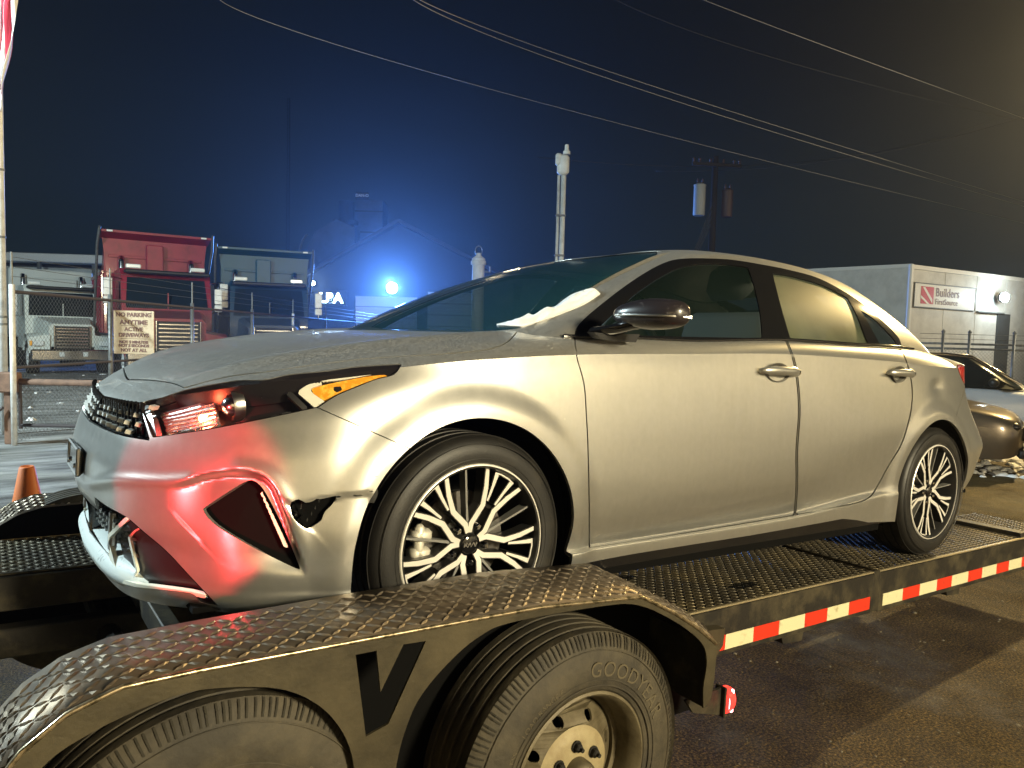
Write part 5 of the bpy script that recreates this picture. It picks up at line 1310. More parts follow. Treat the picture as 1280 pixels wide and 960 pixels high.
# notice on the fence
def text_obj(name, body, size, m, parent, M, align='CENTER', extrude=.003, bold=0., spacing=1.0, kind='stuff', shear=0):
    cu = bpy.data.curves.new('t', 'FONT'); cu.body = body; cu.size = size; cu.align_x = align; cu.align_y = 'CENTER'; cu.extrude = extrude; cu.offset = bold; cu.space_character = spacing; cu.shear = shear
    o = bpy.data.objects.new('t', cu); COL.objects.link(o); dg = bpy.context.evaluated_depsgraph_get(); me = bpy.data.meshes.new_from_object(o.evaluated_get(dg)); bpy.data.objects.remove(o)
    me.materials.clear(); me.materials.append(m); t = bpy.data.objects.new(name, me); COL.objects.link(t); t.parent = parent; t.matrix_local = M; t['kind'] = kind; return t
UP = Matrix.Rotation(R(90), 4, 'X')  # text upright, facing -y (the camera)
G('sign_cream', (.62,.50,.34), .6, noise=(14,(.50,.36,.22),.5,.75)); G('sign_ink', (.20,.11,.09), .6)
T = thing_at('parking_sign', 167.5, 11.4, 4, label='cream no parking notice with brown lettering hung on the fence', cat='sign')
b = MB(); b.bbox((0,0,(hgt(168,389,11.4)+hgt(168,442,11.4))/2), (.60,.012,.66), .004); b.build('board', MT['sign_cream'], T)
zc = (hgt(168,389,11.4)+hgt(168,442,11.4))/2
for body, z, sz in (('NO PARKING',.265,.086),('ANYTIME',.150,.098),('ACTIVE',.045,.082),('DRIVEWAYS',-.045,.082),('NOT 5 MINUTES',-.150,.058),('NOT 5 SECONDS',-.205,.058),('NOT AT ALL',-.275,.068)):
    text_obj('sign_lettering', body, sz, MT['sign_ink'], T, Matrix.Translation((0,-.009,zc+z))@UP, bold=.003)
for z in (.098,-.100): b = MB(); b.box(-.19,.19,-.010,-.006,zc+z,zc+z+.006); b.build('sign_rule', MT['sign_ink'], T)
for x in (-.26,.26): b = MB(); b.tube([(x,-.012,zc+.30),(x,.03,zc+.31)], .008, 6); b.build('sign_tie', MT['galvanised'], T)
# trucks
def truck(name, px, D, turn, body, bedm, label, bed=True, grp='heavy trucks parked in the yard', s=1.0, box=None):
    T = thing_at(name, px, D, turn, label=label, cat='truck', group=grp); T.scale = (s,s,s)
    G('truck_glass', (.012,.018,.022), .12); G('truck_tyre', (.018,.017,.016), .8); G('truck_black', (.016,.016,.017), .5); G('head_glass', (.7,.72,.7), .15)
    w = 1.12
    b = MB()                                            # cab: roof, raked screen, sides
    prof = [(.95,1.35),(.95,1.75),(1.20,2.62),(1.35,2.78),(2.75,2.78),(2.75,.75),(1.0,.75)]
    b.prism([(y,z) for y, z in prof], -w+.08, w-.08, 'x'); b.build('cab', body, T, auto=25)
    b = MB(); V = [(-w+.17,.965,1.80),(w-.17,.965,1.80),(w-.22,1.185,2.56),(-w+.22,1.185,2.56)]; V2 = [(x,y+.03,z) for x,y,z in V]; V = [(x,y-.012,z+.004) for x,y,z in V]
    b.add(V+V2, [(0,1,2,3),(4,7,6,5),(0,4,5,1),(1,5,6,2),(2,6,7,3),(3,7,4,0)]); b.build('windscreen', MT['truck_glass'], T)
    b = MB(); b.box(-.012,.012,.93,.96,1.80,2.2); b.build('screen_pillar', body, T)
    b = MB(); b.bbox((0,1.02,2.70), (w*1.75,.30,.10), .03); b.build('sun_visor', MT['truck_black'], T)
    for x in (-.75,.75): b = MB(); b.bbox((x,1.25,2.84), (.34,.12,.10), .02); b.build('roof_lamp', MT['head_glass'], T)
    for sd in (-1,1):
        b = MB(); b.prism([(1.35,1.75),(1.45,2.45),(2.1,2.45),(2.1,1.75)], sd*(w-.078), sd*(w-.066), 'x'); b.build('door_glass', MT['truck_glass'], T)
    b = MB()                                            # bonnet narrowing to the grille
    for y0, y1, w0, w1, z0, z1 in ((-.55,.98,.62,.84,1.55,1.74),):
        V = [(-w0,y0,.85),(w0,y0,.85),(w0,y0,z0-.10),(w0*.85,y0,z0),(-w0*.85,y0,z0),(-w0,y0,z0-.10),(-w1,y1,.85),(w1,y1,.85),(w1,y1,z1-.06),(w1*.88,y1,z1+.03),(-w1*.88,y1,z1+.03),(-w1,y1,z1-.06)]
        b.add(V, [(0,1,2,3,4,5)]+[(i,(i+1)%6,6+(i+1)%6,6+i) for i in range(6)]+[(11,10,9,8,7,6)])
    b.build('bonnet', body, T, auto=30)
    for sd in (-1,1):                                   # wings over the steering wheels
        b = MB(); n = 10; V = []
        for i in range(n+1): a = PI*i/n; V += [(sd*.62, .02-.60*math.cos(a), .72+.58*math.sin(a)), (sd*1.16, .02-.60*math.cos(a), .70+.52*math.sin(a))]
        b.add(V, [(2*i,2*i+2,2*i+3,2*i+1) for i in range(n)]); b.add([(sd*.60,-.60,.65),(sd*1.14,-.58,.65),(sd*1.14,-.50,1.12),(sd*.60,-.62,1.22)], [(0,1,2,3)]); b.build('front_wing', body, T, auto=40)
        b = MB(); b.bbox((sd*.90,-.60,.95), (.30,.06,.17), .02); hl = b.build('headlight', MT['head_glass'], T)
        b = MB(); b.bbox((sd*1.09,-.57,.95), (.07,.05,.15), .015); b.build('indicator', MT['amber'], hl)
        b = MB(); b.lathe([(.28,-.13),(.50,-.15),(.52,-.12),(.52,.12),(.50,.15),(.28,.13)], 24, 'x', (sd*.98,.02,.52)); tw_ = b.build('tyre', MT['truck_tyre'], T, auto=40)
        b = MB(); b.lathe([(.28,sd*.13),(.22,sd*.06),(.10,sd*.05),(.09,sd*.16),(0,sd*.16)], 20, 'x', (sd*.98,.02,.52)); b.build('rim', MT['white_metal'], tw_, auto=40)
        b = MB(); b.tube([(sd*.98,1.10,1.72),(sd*1.34,.96,1.80),(sd*1.34,.96,2.55),(sd*1.02,1.12,2.50)], .018, 6); ma = b.build('mirror_arm', MT['chrome'], T)
        b = MB(); b.bbox((sd*1.34,.95,2.30), (.20,.06,.42), .02); b.bbox((sd*1.34,.95,1.98), (.20,.06,.18), .02); b.build('mirror_head', MT['white_metal'], ma, kind='stuff')
        b = MB(); b.tube([(sd*.86,2.86,.95),(sd*.86,2.86,3.05),(sd*.86,2.92,3.18)], .075, 10); b.build('exhaust_stack', MT['chrome'], T, smooth=True)
        for yy in (4.6,5.85):
            b = MB()
            for xx in (.80,1.08): b.lathe([(.28,-.12),(.50,-.14),(.52,-.10),(.52,.10),(.50,.14),(.28,.12)], 24, 'x', (sd*xx,yy,.52))
            t_ = b.build('rear_tyres', MT['truck_tyre'], T, auto=40, kind='stuff')
            b = MB(); b.lathe([(.28,sd*.12),(.20,sd*.02),(.10,sd*.0),(.09,sd*.10),(0,sd*.10)], 20, 'x', (sd*1.10,yy,.52)); b.build('rim', MT['white_metal'], t_, auto=40)
    b = MB(); b.bbox((0,-.585,1.12), (.96,.05,.72), .02); gr = b.build('grille', MT['truck_black'], T)
    for k in range(7): b = MB(); b.bbox((0,-.618,.84+k*.095), (.86,.02,.035), .008); b.build('grille_bar', MT['chrome'], gr)
    for k in (-1,1): b = MB(); b.bbox((k*.48,-.615,1.14), (.035,.03,.72), .01); b.build('grille_edge', MT['chrome'], gr)
    b = MB(); b.bbox((0,-.75,.60), (2.25,.16,.34), .04); bu = b.build('bumper', MT['chrome'], T)
    for k in (-.32,.32): b = MB(); b.bbox((k,-.84,.62), (.14,.03,.14), .02); b.build('fog_lamp', MT['head_glass'], bu)
    b = MB(); b.box(-.35,-.25,.5,6.6,.55,.85); b.box(.25,.35,.5,6.6,.55,.85); b.build('chassis', MT['truck_black'], T, kind='stuff')
    if bed:
        z0, z1, y0, y1 = 1.15, 2.75, 3.05, 7.1; e = .06
        b = MB(); b.prism([(y0,z0),(y0,z1),(y0-.0,z1)][:0] or [(-1.12,z0),(1.12,z0),(1.20,z1),(1.30,z1+.92),(-1.30,z1+.92),(-1.20,z1)], y0, y0+e, 'y'); h = b.build('bed_headboard', bedm, T)
        b = MB(); b.bbox((-.05,y0-.10,(z0+z1+.9)/2), (.42,.20,z1+.7-z0), .02); b.build('lift_housing', bedm, T)
        for zz in (z1-.1,z1+.45): b = MB(); b.bbox((0,y0-.02,zz), (2.3,.05,.07), .01); b.build('headboard_rib', bedm, T)
        b = MB(); b.prism([(y0+.04,z1+.90),(y0-.42,z1+1.04),(y0-.42,z1+1.10),(y0+.06,z1+.97)], -1.34, 1.34, 'x'); b.build('cab_guard', bedm, T)
        for sd in (-1,1):
            b = MB(); b.prism([(y0,z0),(y1,z0),(y1+.1,z1),(y0+.8,z1+.10),(y0+.06,z1+.90)], sd*1.20, sd*1.26, 'x'); b.build('bed_side', bedm, T)
            for k in range(5): b = MB(); yk = y0+.3+k*.85; b.bbox((sd*1.285,yk,(z0+z1)/2), (.06,.10,z1-z0), .01); b.build('bed_rib', bedm, T)
            b = MB(); b.bbox((sd*1.285,(y0+y1)/2,z1+.02), (.07,y1-y0,.10), .015); b.build('bed_rail', bedm, T)
            b = MB(); b.tube([(sd*1.40,4.6,1.3),(sd*1.42,2.9,z1+.75),(sd*1.38,2.6,z1+1.16)], .035, 8); b.build('tarp_arm', MT['galvanised'], T)
            b = MB(); b.bbox((sd*1.15,y0-.44,z1+1.07), (.14,.03,.05), .008); b.build('guard_marker', MT['head_glass'], T)
        b = MB(); b.box(-1.2,1.2,y0,y1,z0,z0+.08); b.build('bed_floor', bedm, T)
        b = MB(); b.prism([(-1.2,z0),(1.2,z0),(1.22,z1),(-1.22,z1)], y1, y1+.06, 'y'); b.build('tailgate', bedm, T)
    if box:
        b = MB(); b.bbox((0,5.2,2.25), (2.5,4.4,2.3), .04); b.build('box_body', box, T)
        b = MB(); b.bbox((0,2.96,2.6), (1.5,.10,1.0), .03); b.build('fairing', box, T)
    return T
G('truck_red', (.24,.018,.035), .4, coat=.4, noise=(3,(.16,.014,.025),.45,.7)); G('truck_blue', (.012,.04,.075), .38, coat=.4); G('truck_white', (.60,.64,.60), .45); G('truck_teal_dark', (.02,.07,.10), .4)
truck('dump_truck', 218, 20.5, 33, MT['truck_red'], MT['truck_red'], 'red dump truck behind the parking notice with its bed above the cab', s=1.14)
truck('dump_truck', 340, 21.5, 22, MT['truck_blue'], MT['truck_teal_dark'], 'dark blue dump truck right of the red one, beside the fence post', s=1.07)
truck('box_truck', 86, 23.5, 40, MT['truck_white'], None, 'pale box truck parked at far left behind the gate', bed=False, box=G('box_grey', (.42,.45,.44), .6))
# warehouse behind them on the left
G('wall_pale', (.46,.50,.48), .8, noise=(1.5,(.34,.37,.36),.4,.7)); G('fascia', (.62,.66,.66), .6); G('dark_opening', (.03,.033,.035), .8); G('dark_wall', (.030,.036,.05), .8); G('door_white', (.60,.62,.62), .6); G('roof_dark', (.03,.032,.04), .7)
T = thing_at('warehouse', 40, 38, 4, label='long low pale warehouse with a white roof edge behind the trucks', cat='building')
zt = hgt(60,322,38)
b = MB(); b.box(-6,5.2,0,12,0,zt-.5); b.build('wall', MT['wall_pale'], T); b = MB(); b.bbox((-.4,-.5,zt-.15), (12.0,2.0,.42), .04); b.build('roof_edge', MT['fascia'], T)
b = MB(); b.box(-6.2,5.4,-.3,12.2,zt-.5,zt-.36); b.build('roof', MT['roof_dark'], T)
for x in (-4.2,-1.6,1.0,3.6): b = MB(); b.box(x,x+.14,-1.3,-1.16,0,zt-.35); b.build('canopy_post', MT['galvanised'], T)
b = MB(); b.box(-3.5,-1.2,-.02,.04,0,3.1); b.build('door', MT['dark_opening'], T); b = MB(); b.box(.2,2.9,-.02,.04,0,3.1); b.build('door', MT['dark_opening'], T)
for k in range(3): b = MB(); b.box(3.1+k*.6,3.5+k*.6,-.02,.05,1.6,2.5); b.build('window', MT['truck_glass'], T)
# dark gabled works with white roller doors and the blue lamp
DB = 44.0
T = thing_at('works_building', 505, DB, 0, label='dark gabled works building with white roller doors under the blue lamp', cat='building')
def lx(px, D=DB, ref=505): return (px-ref)/FPX*D
ze = hgt(505,348,DB); za = hgt(500,282,DB)
b = MB(); x0, x1 = lx(385), lx(640); b.prism([(x0,0),(x1,0),(x1,ze),(lx(497),za),(x0,ze)], 0, 16, 'y'); b.build('gable_wall', MT['dark_wall'], T)
for xa, za_, xb, zb in ((x0-.5,ze-.35,lx(497),za+.05),(lx(497),za+.05,x1+.5,ze-.35)):
    b = MB(); b.prism([(xa,za_),(xb,zb),(xb,zb+.22),(xa,za_+.22)], -.5, 16.5, 'y'); b.build('roof', MT['roof_dark'], T)
for pa, pb, yt in ((444,521,371),(534,604,366)):
    xa, xb, zt_ = lx(pa), lx(pb), hgt((pa+pb)/2, yt, DB); b = MB(); b.box(xa,xb,-.06,.0,0,zt_); dr_ = b.build('roller_door', MT['door_white'], T)
    n = 6
    for k in range(1, n): z = zt_*k/n; b = MB(); b.box(xa+.02,xb-.02,-.085,-.062,z-.03,z+.02); b.build('door_rib', MT['galvanised'], dr_)
    b = MB(); b.box(xa-.14,xa,-.10,0,0,zt_+.14); b.box(xb,xb+.14,-.10,0,0,zt_+.14); b.box(xa,xb,-.10,0,zt_,zt_+.14); b.build('door_frame', MT['dark_opening'], dr_, kind='stuff')
for pa in (612,628): b = MB(); b.box(lx(pa),lx(pa)+.5,-.05,.02,1.4,2.6); b.build('window', MT['truck_glass'], T)
# lit sign on it
BLUE = (.10,.28,1.0)
sp_ = WP(413.5,373,DB-.3)
T2 = empty('lit_sign', label='small glowing white sign on the works wall left of the blue lamp', cat='sign'); T2.matrix_world = Matrix.Translation(Vector(sp_))@Matrix.Rotation(-YAW,4,'Z')
b = MB(); b.bbox((0,.10,0), (1.9,.12,.95), .03); b.build('sign_box', MT['dark_opening'], T2)
text_obj('sign_lettering', 'LBA', .80, mat('lit_sign_face', (.8,.9,1), .5, emis=(.55,.80,1.0), estr=9), T2, Matrix.Translation((0,.02,0))@UP, bold=.03, extrude=.02)
def lamp_head(name, p, r, col, strength, energy, label, cat='lamp', vis=None, kind='POINT', aim=None, ang=160):
    t = empty(name, label=label, cat=cat); t.location = tuple(p); t.rotation_euler = (0,0,-YAW)
    b = MB(); b.lathe([(r*.5,-.02),(r*1.05,0),(r*1.1,r*.6),(r*.6,r*1.3),(0,r*1.35)], 20, 'y'); b.build('housing', MT['dark_opening'], t, auto=50)
    b = MB(); b.lathe([(r,-.005),(r*.85,-r*.25),(r*.5,-r*.42),(0,-r*.48)], 24, 'y'); b.build('lens', mat(name+'_lens', (.8,.9,1), .3, emis=col, estr=strength), t, smooth=True)
    l = lamp(name+'_light', kind, tuple(Vector(p)-FWD*(r+.25)), energy, col, r*1.2, aim, ang, .5)
    return t
lamp_head('blue_lamp', WP(490,360,DB-2.2), .30, (.40,.66,1.0), 120, 22000, 'dazzling blue white lamp on the works wall above the roller door', kind='SPOT', aim=tuple(CAM), ang=172)
b = MB(); q = Vector(WP(490,360,DB-2.2)); b.tube([q+FWD*.3, q+FWD*2.3+Vector((0,0,.1))], .06, 8); o = b.build('bracket', MT['dark_opening'], bpy.data.objects['blue_lamp']); o.matrix_parent_inverse = (Matrix.Translation(q)@Matrix.Rotation(-YAW,4,'Z')).inverted()
bpy.data.lights['blue_lamp_light'].color = (.10,.30,1.0)
lamp_head('small_lamp', WP(391,354,DB-.5), .13, (.55,.8,1.0), 60, 60, 'small bright lamp on the works wall left of the blue lamp')
# tower, hopper and stacks behind
G('tower_metal', (.10,.12,.16), .7, noise=(.8,(.06,.07,.10),.4,.7))
T = thing_at('silo_tower', 459, 58, 0, label='square dark tower with a small name board rising behind the works', cat='tower')
zt = hgt(459,252,58); b = MB(); b.box(-1.05,1.05,0,2.4,0,zt); b.build('tower_body', MT['tower_metal'], T)
for k in range(7): b = MB(); b.box(-1.08,1.08,-.03,.02,zt-1.6*k-.9,zt-1.6*k-.8); b.build('panel_joint', MT['dark_opening'], T)
b = MB(); b.bbox((-.50,-.15,zt+.28), (.95,.06,.62), .02); tb = b.build('name_board', MT['dark_opening'], T); text_obj('board_lettering', 'DAN-O', .30, mat('board_white_glow', (.75,.76,.78), .6, emis=(.5,.6,.8), estr=.10), T, Matrix.Translation((-.50,-.19,zt+.30))@UP, bold=.01)  # white letters given a faint glow of their own
T = thing_at('hopper', 412, 56, 0, label='bulky hopper with a sloping conveyor and motor left of the tower', cat='hopper')
z1 = hgt(412,275,56); z2 = hgt(412,320,56)
b = MB(); b.prism([(-1.9,z2-1.6),(1.8,z2-1.6),(1.8,z1-.6),(.4,z1),(-1.2,z1-1.0),(-1.9,z2)], 0, 3, 'y'); b.build('hopper_body', MT['tower_metal'], T)
b = MB(); b.prism([(-.6,z2-3.4),(.6,z2-3.4),(1.6,z2-1.6),(-1.7,z2-1.6)], .3, 2.7, 'y'); b.build('hopper_cone', MT['tower_metal'], T)
b = MB(); b.lathe([(.55,-.9),(.6,.9)], 16, 'z', (.95,1.0,z1+.55)); b.bbox((.9,1,z1-.1), (1.7,1,.3), .03); b.build('motor_housing', MT['dark_opening'], T, kind='stuff')
for x in (-1.6,1.5): b = MB(); b.box(x,x+.2,.2,.4,0,z2-1.5); b.build('leg', MT['tower_metal'], T)
for x in (-1.6,1.5): b = MB(); b.box(x,x+.2,2.5,2.7,0,z2-1.5); b.build('leg', MT['tower_metal'], T)
b = MB()
for k in range(9): a = PI*k/8; 
b.tube([(-2.6+.9*(1-math.cos(a_)), 0, z2-3+ (z1-z2+1.8)*math.sin(a_)) for a_ in np.linspace(0,PI/2,9)], .09, 6); b.build('feed_pipe', MT['galvanised'], T, smooth=True)
T = thing_at('radio_mast', 359, 70, 0, label='thin lattice radio mast barely showing against the sky', cat='mast'); b = MB()
zt = hgt(359,128,70)
for x, y in ((-.16,0),(.16,0),(0,.28)): b.tube([(x,y,0),(x*.6,y*.6,zt)], .035, 5)
b.build('mast_legs', MT['dark_opening'], T, kind='stuff'); b = MB()
for k in range(40): z = zt*k/40; b.tube([(-.16,0,z),(.16,0,z+zt/80)], .018, 4); b.tube([(.16,0,z+zt/80),(-.16,0,z+zt/40)], .018, 4)
b.build('mast_lacing', MT['dark_opening'], T, kind='stuff')
G('stack_white', (.62,.63,.60), .6, noise=(3,(.45,.45,.42),.45,.7))
T = thing_at('bollard_stack', 596, 27, 0, label='thick pale vent pipe topped by a lifting ring, beyond the bonnet', cat='vent pipe')
zt = hgt(596,328,27); b = MB(); b.lathe([(.22,0),(.22,zt-.10),(.275,zt-.10),(.275,zt+.02),(.24,zt+.06),(.24,zt+.12),(.10,zt+.22),(.07,zt+.32)], 24, 'z'); b.build('pipe', MT['stack_white'], T, auto=40)
b = MB(); b.lathe([(.17+.026*math.cos(t),.026*math.sin(t)) for t in np.linspace(0,2*PI,9)[:-1]], 24, 'y', (0,0,zt+.40), closed=True); b.v = [(v[0]*.72, v[1], zt+.40+(v[2]-zt-.40)*1.0) for v in b.v]; b.build('lifting_ring', MT['galvanised'], T, smooth=True)
b = MB(); b.tube([(.22,0,zt-.35),(.42,0,zt-.35),(.42,0,zt-.15)], .04, 8); b.build('side_valve', MT['galvanised'], T)
T = thing_at('white_pole', 696.5, 19, 0, label='twin white steel pole with a box at its top rising behind the windscreen', cat='pole')
zt = hgt(697,222,19)
b = MB(); b.tube([(.045,0,0),(.045,0,zt)], .062, 12); b.build('pole', MT['stack_white'], T, smooth=True)
b = MB(); b.tube([(-.075,0,0),(-.075,0,zt)], .040, 10); b.build('conduit', MT['stack_white'], T, smooth=True)
b = MB(); b.bbox((.02,0,zt+.26), (.30,.26,.50), .07); b.build('head_box', MT['stack_white'], T, auto=50); b = MB(); b.lathe([(.09,0),(.09,.08),(.055,.10),(.05,.24),(.0,.25)], 16, 'z', (.10,0,zt+.52)); b.build('photocell', MT['stack_white'], T, auto=50)
b = MB(); b.bbox((-.10,-.05,zt+.38), (.16,.16,.30), .04); b.build('bracket', MT['stack_white'], T, auto=50)
for z in (zt-2.0,zt-1.0): b = MB(); b.bbox((-.01,-.03,z), (.26,.09,.05), .01); b.build('strap', MT['galvanised'], T)
# utility pole with transformers
G('creosote', (.012,.010,.009), .9); G('can_white', (.26,.27,.26), .6); G('can_rust', (.05,.03,.03), .6); G('wire', (.30,.29,.26), .6, .2); G('wire_dark', (.03,.03,.03), .6)
DU = 31; T = thing_at('utility_pole', 885, DU, 0, label='wooden utility pole with crossarm and transformer cans behind the roof of the sedan', cat='utility pole')
zt = hgt(885,199,DU); b = MB(); b.tube([(0,0,0),(0,0,zt)], .17, 12, r2=.12); b.build('pole', MT['creosote'], T, smooth=True)
za = hgt(885,210,DU); Mx = Matrix.Rotation(R(8),4,'Z')
b = MB(); b.bbox((0,-.15,za), (2.1,.12,.14), .015, Mx); b.build('crossarm', MT['creosote'], T)
for x in (-.95,-.7,-.25,.3,.75,.98): b = MB(); b.lathe([(.03,0),(.06,.04),(.04,.08),(.06,.12),(.03,.17),(0,.18)], 10, 'z', (x,-.15-x*-.14,za+.07)); b.build('insulator', MT['can_rust'], T)
for x, y, m_, h0, h1, r_ in ((-.62,-.1,'can_white',234,272,.24),(.52,-.1,'can_rust',240,273,.22)):
    a, c = hgt(885,h1,DU), hgt(885,h0,DU); b = MB(); b.lathe([(0,a),(r_*.9,a),(r_,a+.05),(r_,c-.08),(r_*1.06,c-.08),(r_*1.06,c-.02),(r_*.5,c+.05),(0,c+.06)], 20, 'z', (x,y,0)); tc_ = b.build('transformer_can', MT[m_], T, auto=40)
    for q in (-.1,.1): b = MB(); b.lathe([(.035,0),(.05,.05),(.03,.10),(.05,.15),(.02,.24),(0,.25)], 8, 'z', (x+q,y,c+.0)); b.build('bushing', MT['can_rust'], tc_)
for k in range(4): b = MB(); b.tube([(-.05,-.1,hgt(885,255+k*8,DU)),(-.5,.2,hgt(885,300+k*5,DU)),(-1.1-k*.1,.5,hgt(885,332+k*3,DU)-.8)], .02, 5); b.build('drop_cable', MT['wire_dark'], T)
# overhead wires: each a sagging cable between far points
def cable(a, b_, sag, r, m, label, n=40):
    A, B = Vector(a), Vector(b_); pts = []
    for i in range(n+1): t = i/n; p = A.lerp(B,t); p.z -= sag*4*t*(1-t); pts.append(p)
    q = MB(); q.tube([p-pts[0] for p in pts], r, 5); o = q.build('overhead_cable', m, None, smooth=True, label=label, cat='cable', group='overhead cables'); o.location = pts[0]
def wire_px(pts, r, m, label):      # through three photo points at given distances (parabola)
    P3 = [Vector(WP(x,y,D)) for x, y, D in pts]; q = []
    for i in range(49):
        t = -.25+1.5*i/48; l = [(t-.5)*(t-1)/.5, t*(t-1)/(-.25), t*(t-.5)/.5]; q.append(P3[0]*l[0]+P3[1]*l[1]+P3[2]*l[2])
    b = MB(); b.tube([p-q[0] for p in q], r, 5); o = b.build('overhead_cable', m, None, smooth=True, label=label, cat='cable', group='overhead cables'); o.location = q[0]
wire_px([(275,0,14),(700,135,19),(1280,279,30)], .006, MT['wire'], 'thin overhead cable crossing the whole sky, lowest of the set')
wire_px([(517,0,14),(850,128,20),(1280,258,30)], .009, MT['wire'], 'lower wire of the bright double overhead cable')
wire_px([(525,0,14),(860,122,20),(1280,252,30)], .009, MT['wire'], 'upper wire of the bright double overhead cable')
wire_px([(770,0,16),(1000,82,20),(1280,152,26)], .007, MT['wire_dark'], 'dark overhead cable running to the upper right edge')
wire_px([(880,0,16),(1060,68,20),(1280,148,26)], .010, MT['wire'], 'overhead cable highest at the right, meeting the dark cable at the edge')
wire_px([(905,213,31),(1080,195,28),(1280,146,24)], .010, MT['wire_dark'], 'dark cable from the utility pole crossarm up to the right')
wire_px([(858,208,31),(1120,185,40),(1290,130,50)], .010, MT['wire_dark'], 'second dark cable leaving the utility pole crossarm')
# semi trailer / box container on the right
G('box_white', (.50,.49,.45), .55, noise=(2,(.38,.37,.34),.4,.7)); G('logo_red', (.42,.05,.06), .5); G('logo_ink', (.16,.10,.11), .5); G('panel_white', (.60,.585,.54), .5)
DC = 21.5; c0 = gz(1134, DC); zt = hgt(1134,331,DC)
T = empty('box_trailer', label='white box trailer with a builders supply name panel, at the right', cat='trailer'); T.location = c0
ex = (Vector(gz(1320,DC+4.5))-c0); ex.z = 0; Lr = ex.length; ex.normalize()      # right-hand face runs away to the right
ey = (Vector(gz(960,DC+3.2))-c0); ey.z = 0; Ll = ey.length; ey.normalize()
def slab(p, d, L, z0, z1, th, m, name, parent):
    n = Vector((-d.y, d.x, 0)); n = n if n.dot(FWD) > 0 else -n; b = MB(); V = []
    for q, zz in ((p,z0),(p+d*L,z0),(p+d*L,z1),(p,z1)): V.append((q.x,q.y,zz))
    V += [(v[0]+n.x*th, v[1]+n.y*th, v[2]) for v in V]; b.add(V, [(0,1,2,3),(7,6,5,4),(0,4,5,1),(1,5,6,2),(2,6,7,3),(3,7,4,0)]); return b.build(name, m, parent)
O0 = Vector((0,0,0))
slab(O0+ex*.06, ex, Lr, .3, zt-.10, .08, MT['box_white'], 'side_wall', T); slab(O0+ey*.06, ey, Ll, .3, zt-.05, .08, MT['box_white'], 'end_wall', T)
b = MB(); b.tube([(0,0,.25),(0,0,zt)], .07, 8); b.build('corner_post', MT['panel_white'], T)
slab(O0-FWD*.03+Vector((0,0,0)), ex, Lr, zt-.12, zt+.0, .12, MT['panel_white'], 'top_rail', T); slab(O0-FWD*.03, ey, Ll, zt-.08, zt+.02, .12, MT['panel_white'], 'top_rail', T)
for k in range(1,5): q = O0+ex*(k*Lr/5.)-FWD*.012; slab(q, ex, .05, .3, zt-.12, .03, MT['box_white'], 'wall_rib', T)
b = MB(); b.add([(0,0,zt-.02),tuple(ex*Lr+Vector((0,0,zt-.02))),tuple(ex*Lr+ey*Ll+Vector((0,0,zt-.02))),tuple(ey*Ll+Vector((0,0,zt-.02)))], [(0,1,2,3)]); b.build('roof', MT['box_white'], T)
# name panel
nrm = Vector((-ex.y, ex.x, 0)); nrm = nrm if nrm.dot(FWD) < 0 else -nrm
def on_side(px, py):                # point of the side wall seen at a photo position
    v = CF+CR*(px-640)/FPX+CD*(py-480)/FPX; v = Vector(v); n = nrm; t = (Vector(c0)-Vector(CAM)).dot(n)/v.dot(n); return Vector(CAM)+v*t-Vector(c0)
pa, pb = on_side(1143,344), on_side(1217,385); L_ = (pb-pa).dot(ex); zc = (pa.z+pb.z)/2; hh = pa.z-pb.z
Mside = Matrix(((ex.x, -nrm.x, 0, 0),(ex.y, -nrm.y, 0, 0),(0,0,1,0),(0,0,0,1)))
pm = pa+ex*L_/2; Mp = Matrix.Translation((pm.x, pm.y, zc-.15))@Mside
b = MB(); b.bbox((0,-.02,0), (L_,.02,hh*.86), .006); b.xf(Mp).build('name_panel', MT['panel_white'], T)
b = MB()
for z in (-1,1): b.bbox((0,-.035,z*hh*.43), (L_+.04,.02,.03), .005)
for x in (-1,1): b.bbox((x*L_/2,-.035,0), (.03,.02,hh*.86), .005)
b.xf(Mp).build('panel_frame', MT['galvanised'], T, kind='stuff')
b = MB(); b.box(-L_*.40,-L_*.20,-.036,-.032,-.24,.26); b.xf(Mp).build('logo_block', MT['logo_red'], T)
b = MB(); b.prism([(-L_*.38,.24),(-L_*.34,.24),(-L_*.22,-.10),(-L_*.22,-.22)], -.040, -.037, 'y'); b.prism([(-L_*.40,.0),(-L_*.40,-.08),(-L_*.30,-.24),(-L_*.26,-.24)], -.040, -.037, 'y'); b.xf(Mp).build('logo_stripe', MT['panel_white'], T, kind='stuff')
text_obj('panel_lettering', 'Builders', .36, MT['logo_ink'], T, Mp@Matrix.Translation((-L_*.17,-.036,.11))@UP, 'LEFT', bold=.004, spacing=1.08)
text_obj('panel_lettering', 'FirstSource', .24, MT['logo_ink'], T, Mp@Matrix.Translation((-L_*.17,-.036,-.16))@UP, 'LEFT', bold=.0, spacing=1.08)
lp_ = Vector(c0)+on_side(1243,372)+nrm*.3
lamp_head('wall_lamp', lp_, .15, (.75,.93,1.0), 55, 130, 'bright blue white lamp over the dark doorway of the box trailer')
p0, p1 = on_side(1246,392), on_side(1262,392)
b = MB(); q0 = p0+nrm*.03; q1 = p1+nrm*.03; V = [(q0.x,q0.y,.0),(q1.x,q1.y,.0),(q1.x,q1.y,q0.z),(q0.x,q0.y,q0.z)]; V += [(v[0]-nrm.x*.06,v[1]-nrm.y*.06,v[2]) for v in V]; b.add(V, [(0,1,2,3),(7,6,5,4),(0,4,5,1),(1,5,6,2),(2,6,7,3),(3,7,4,0)]); b.build('doorway', MT['dark_opening'], T)
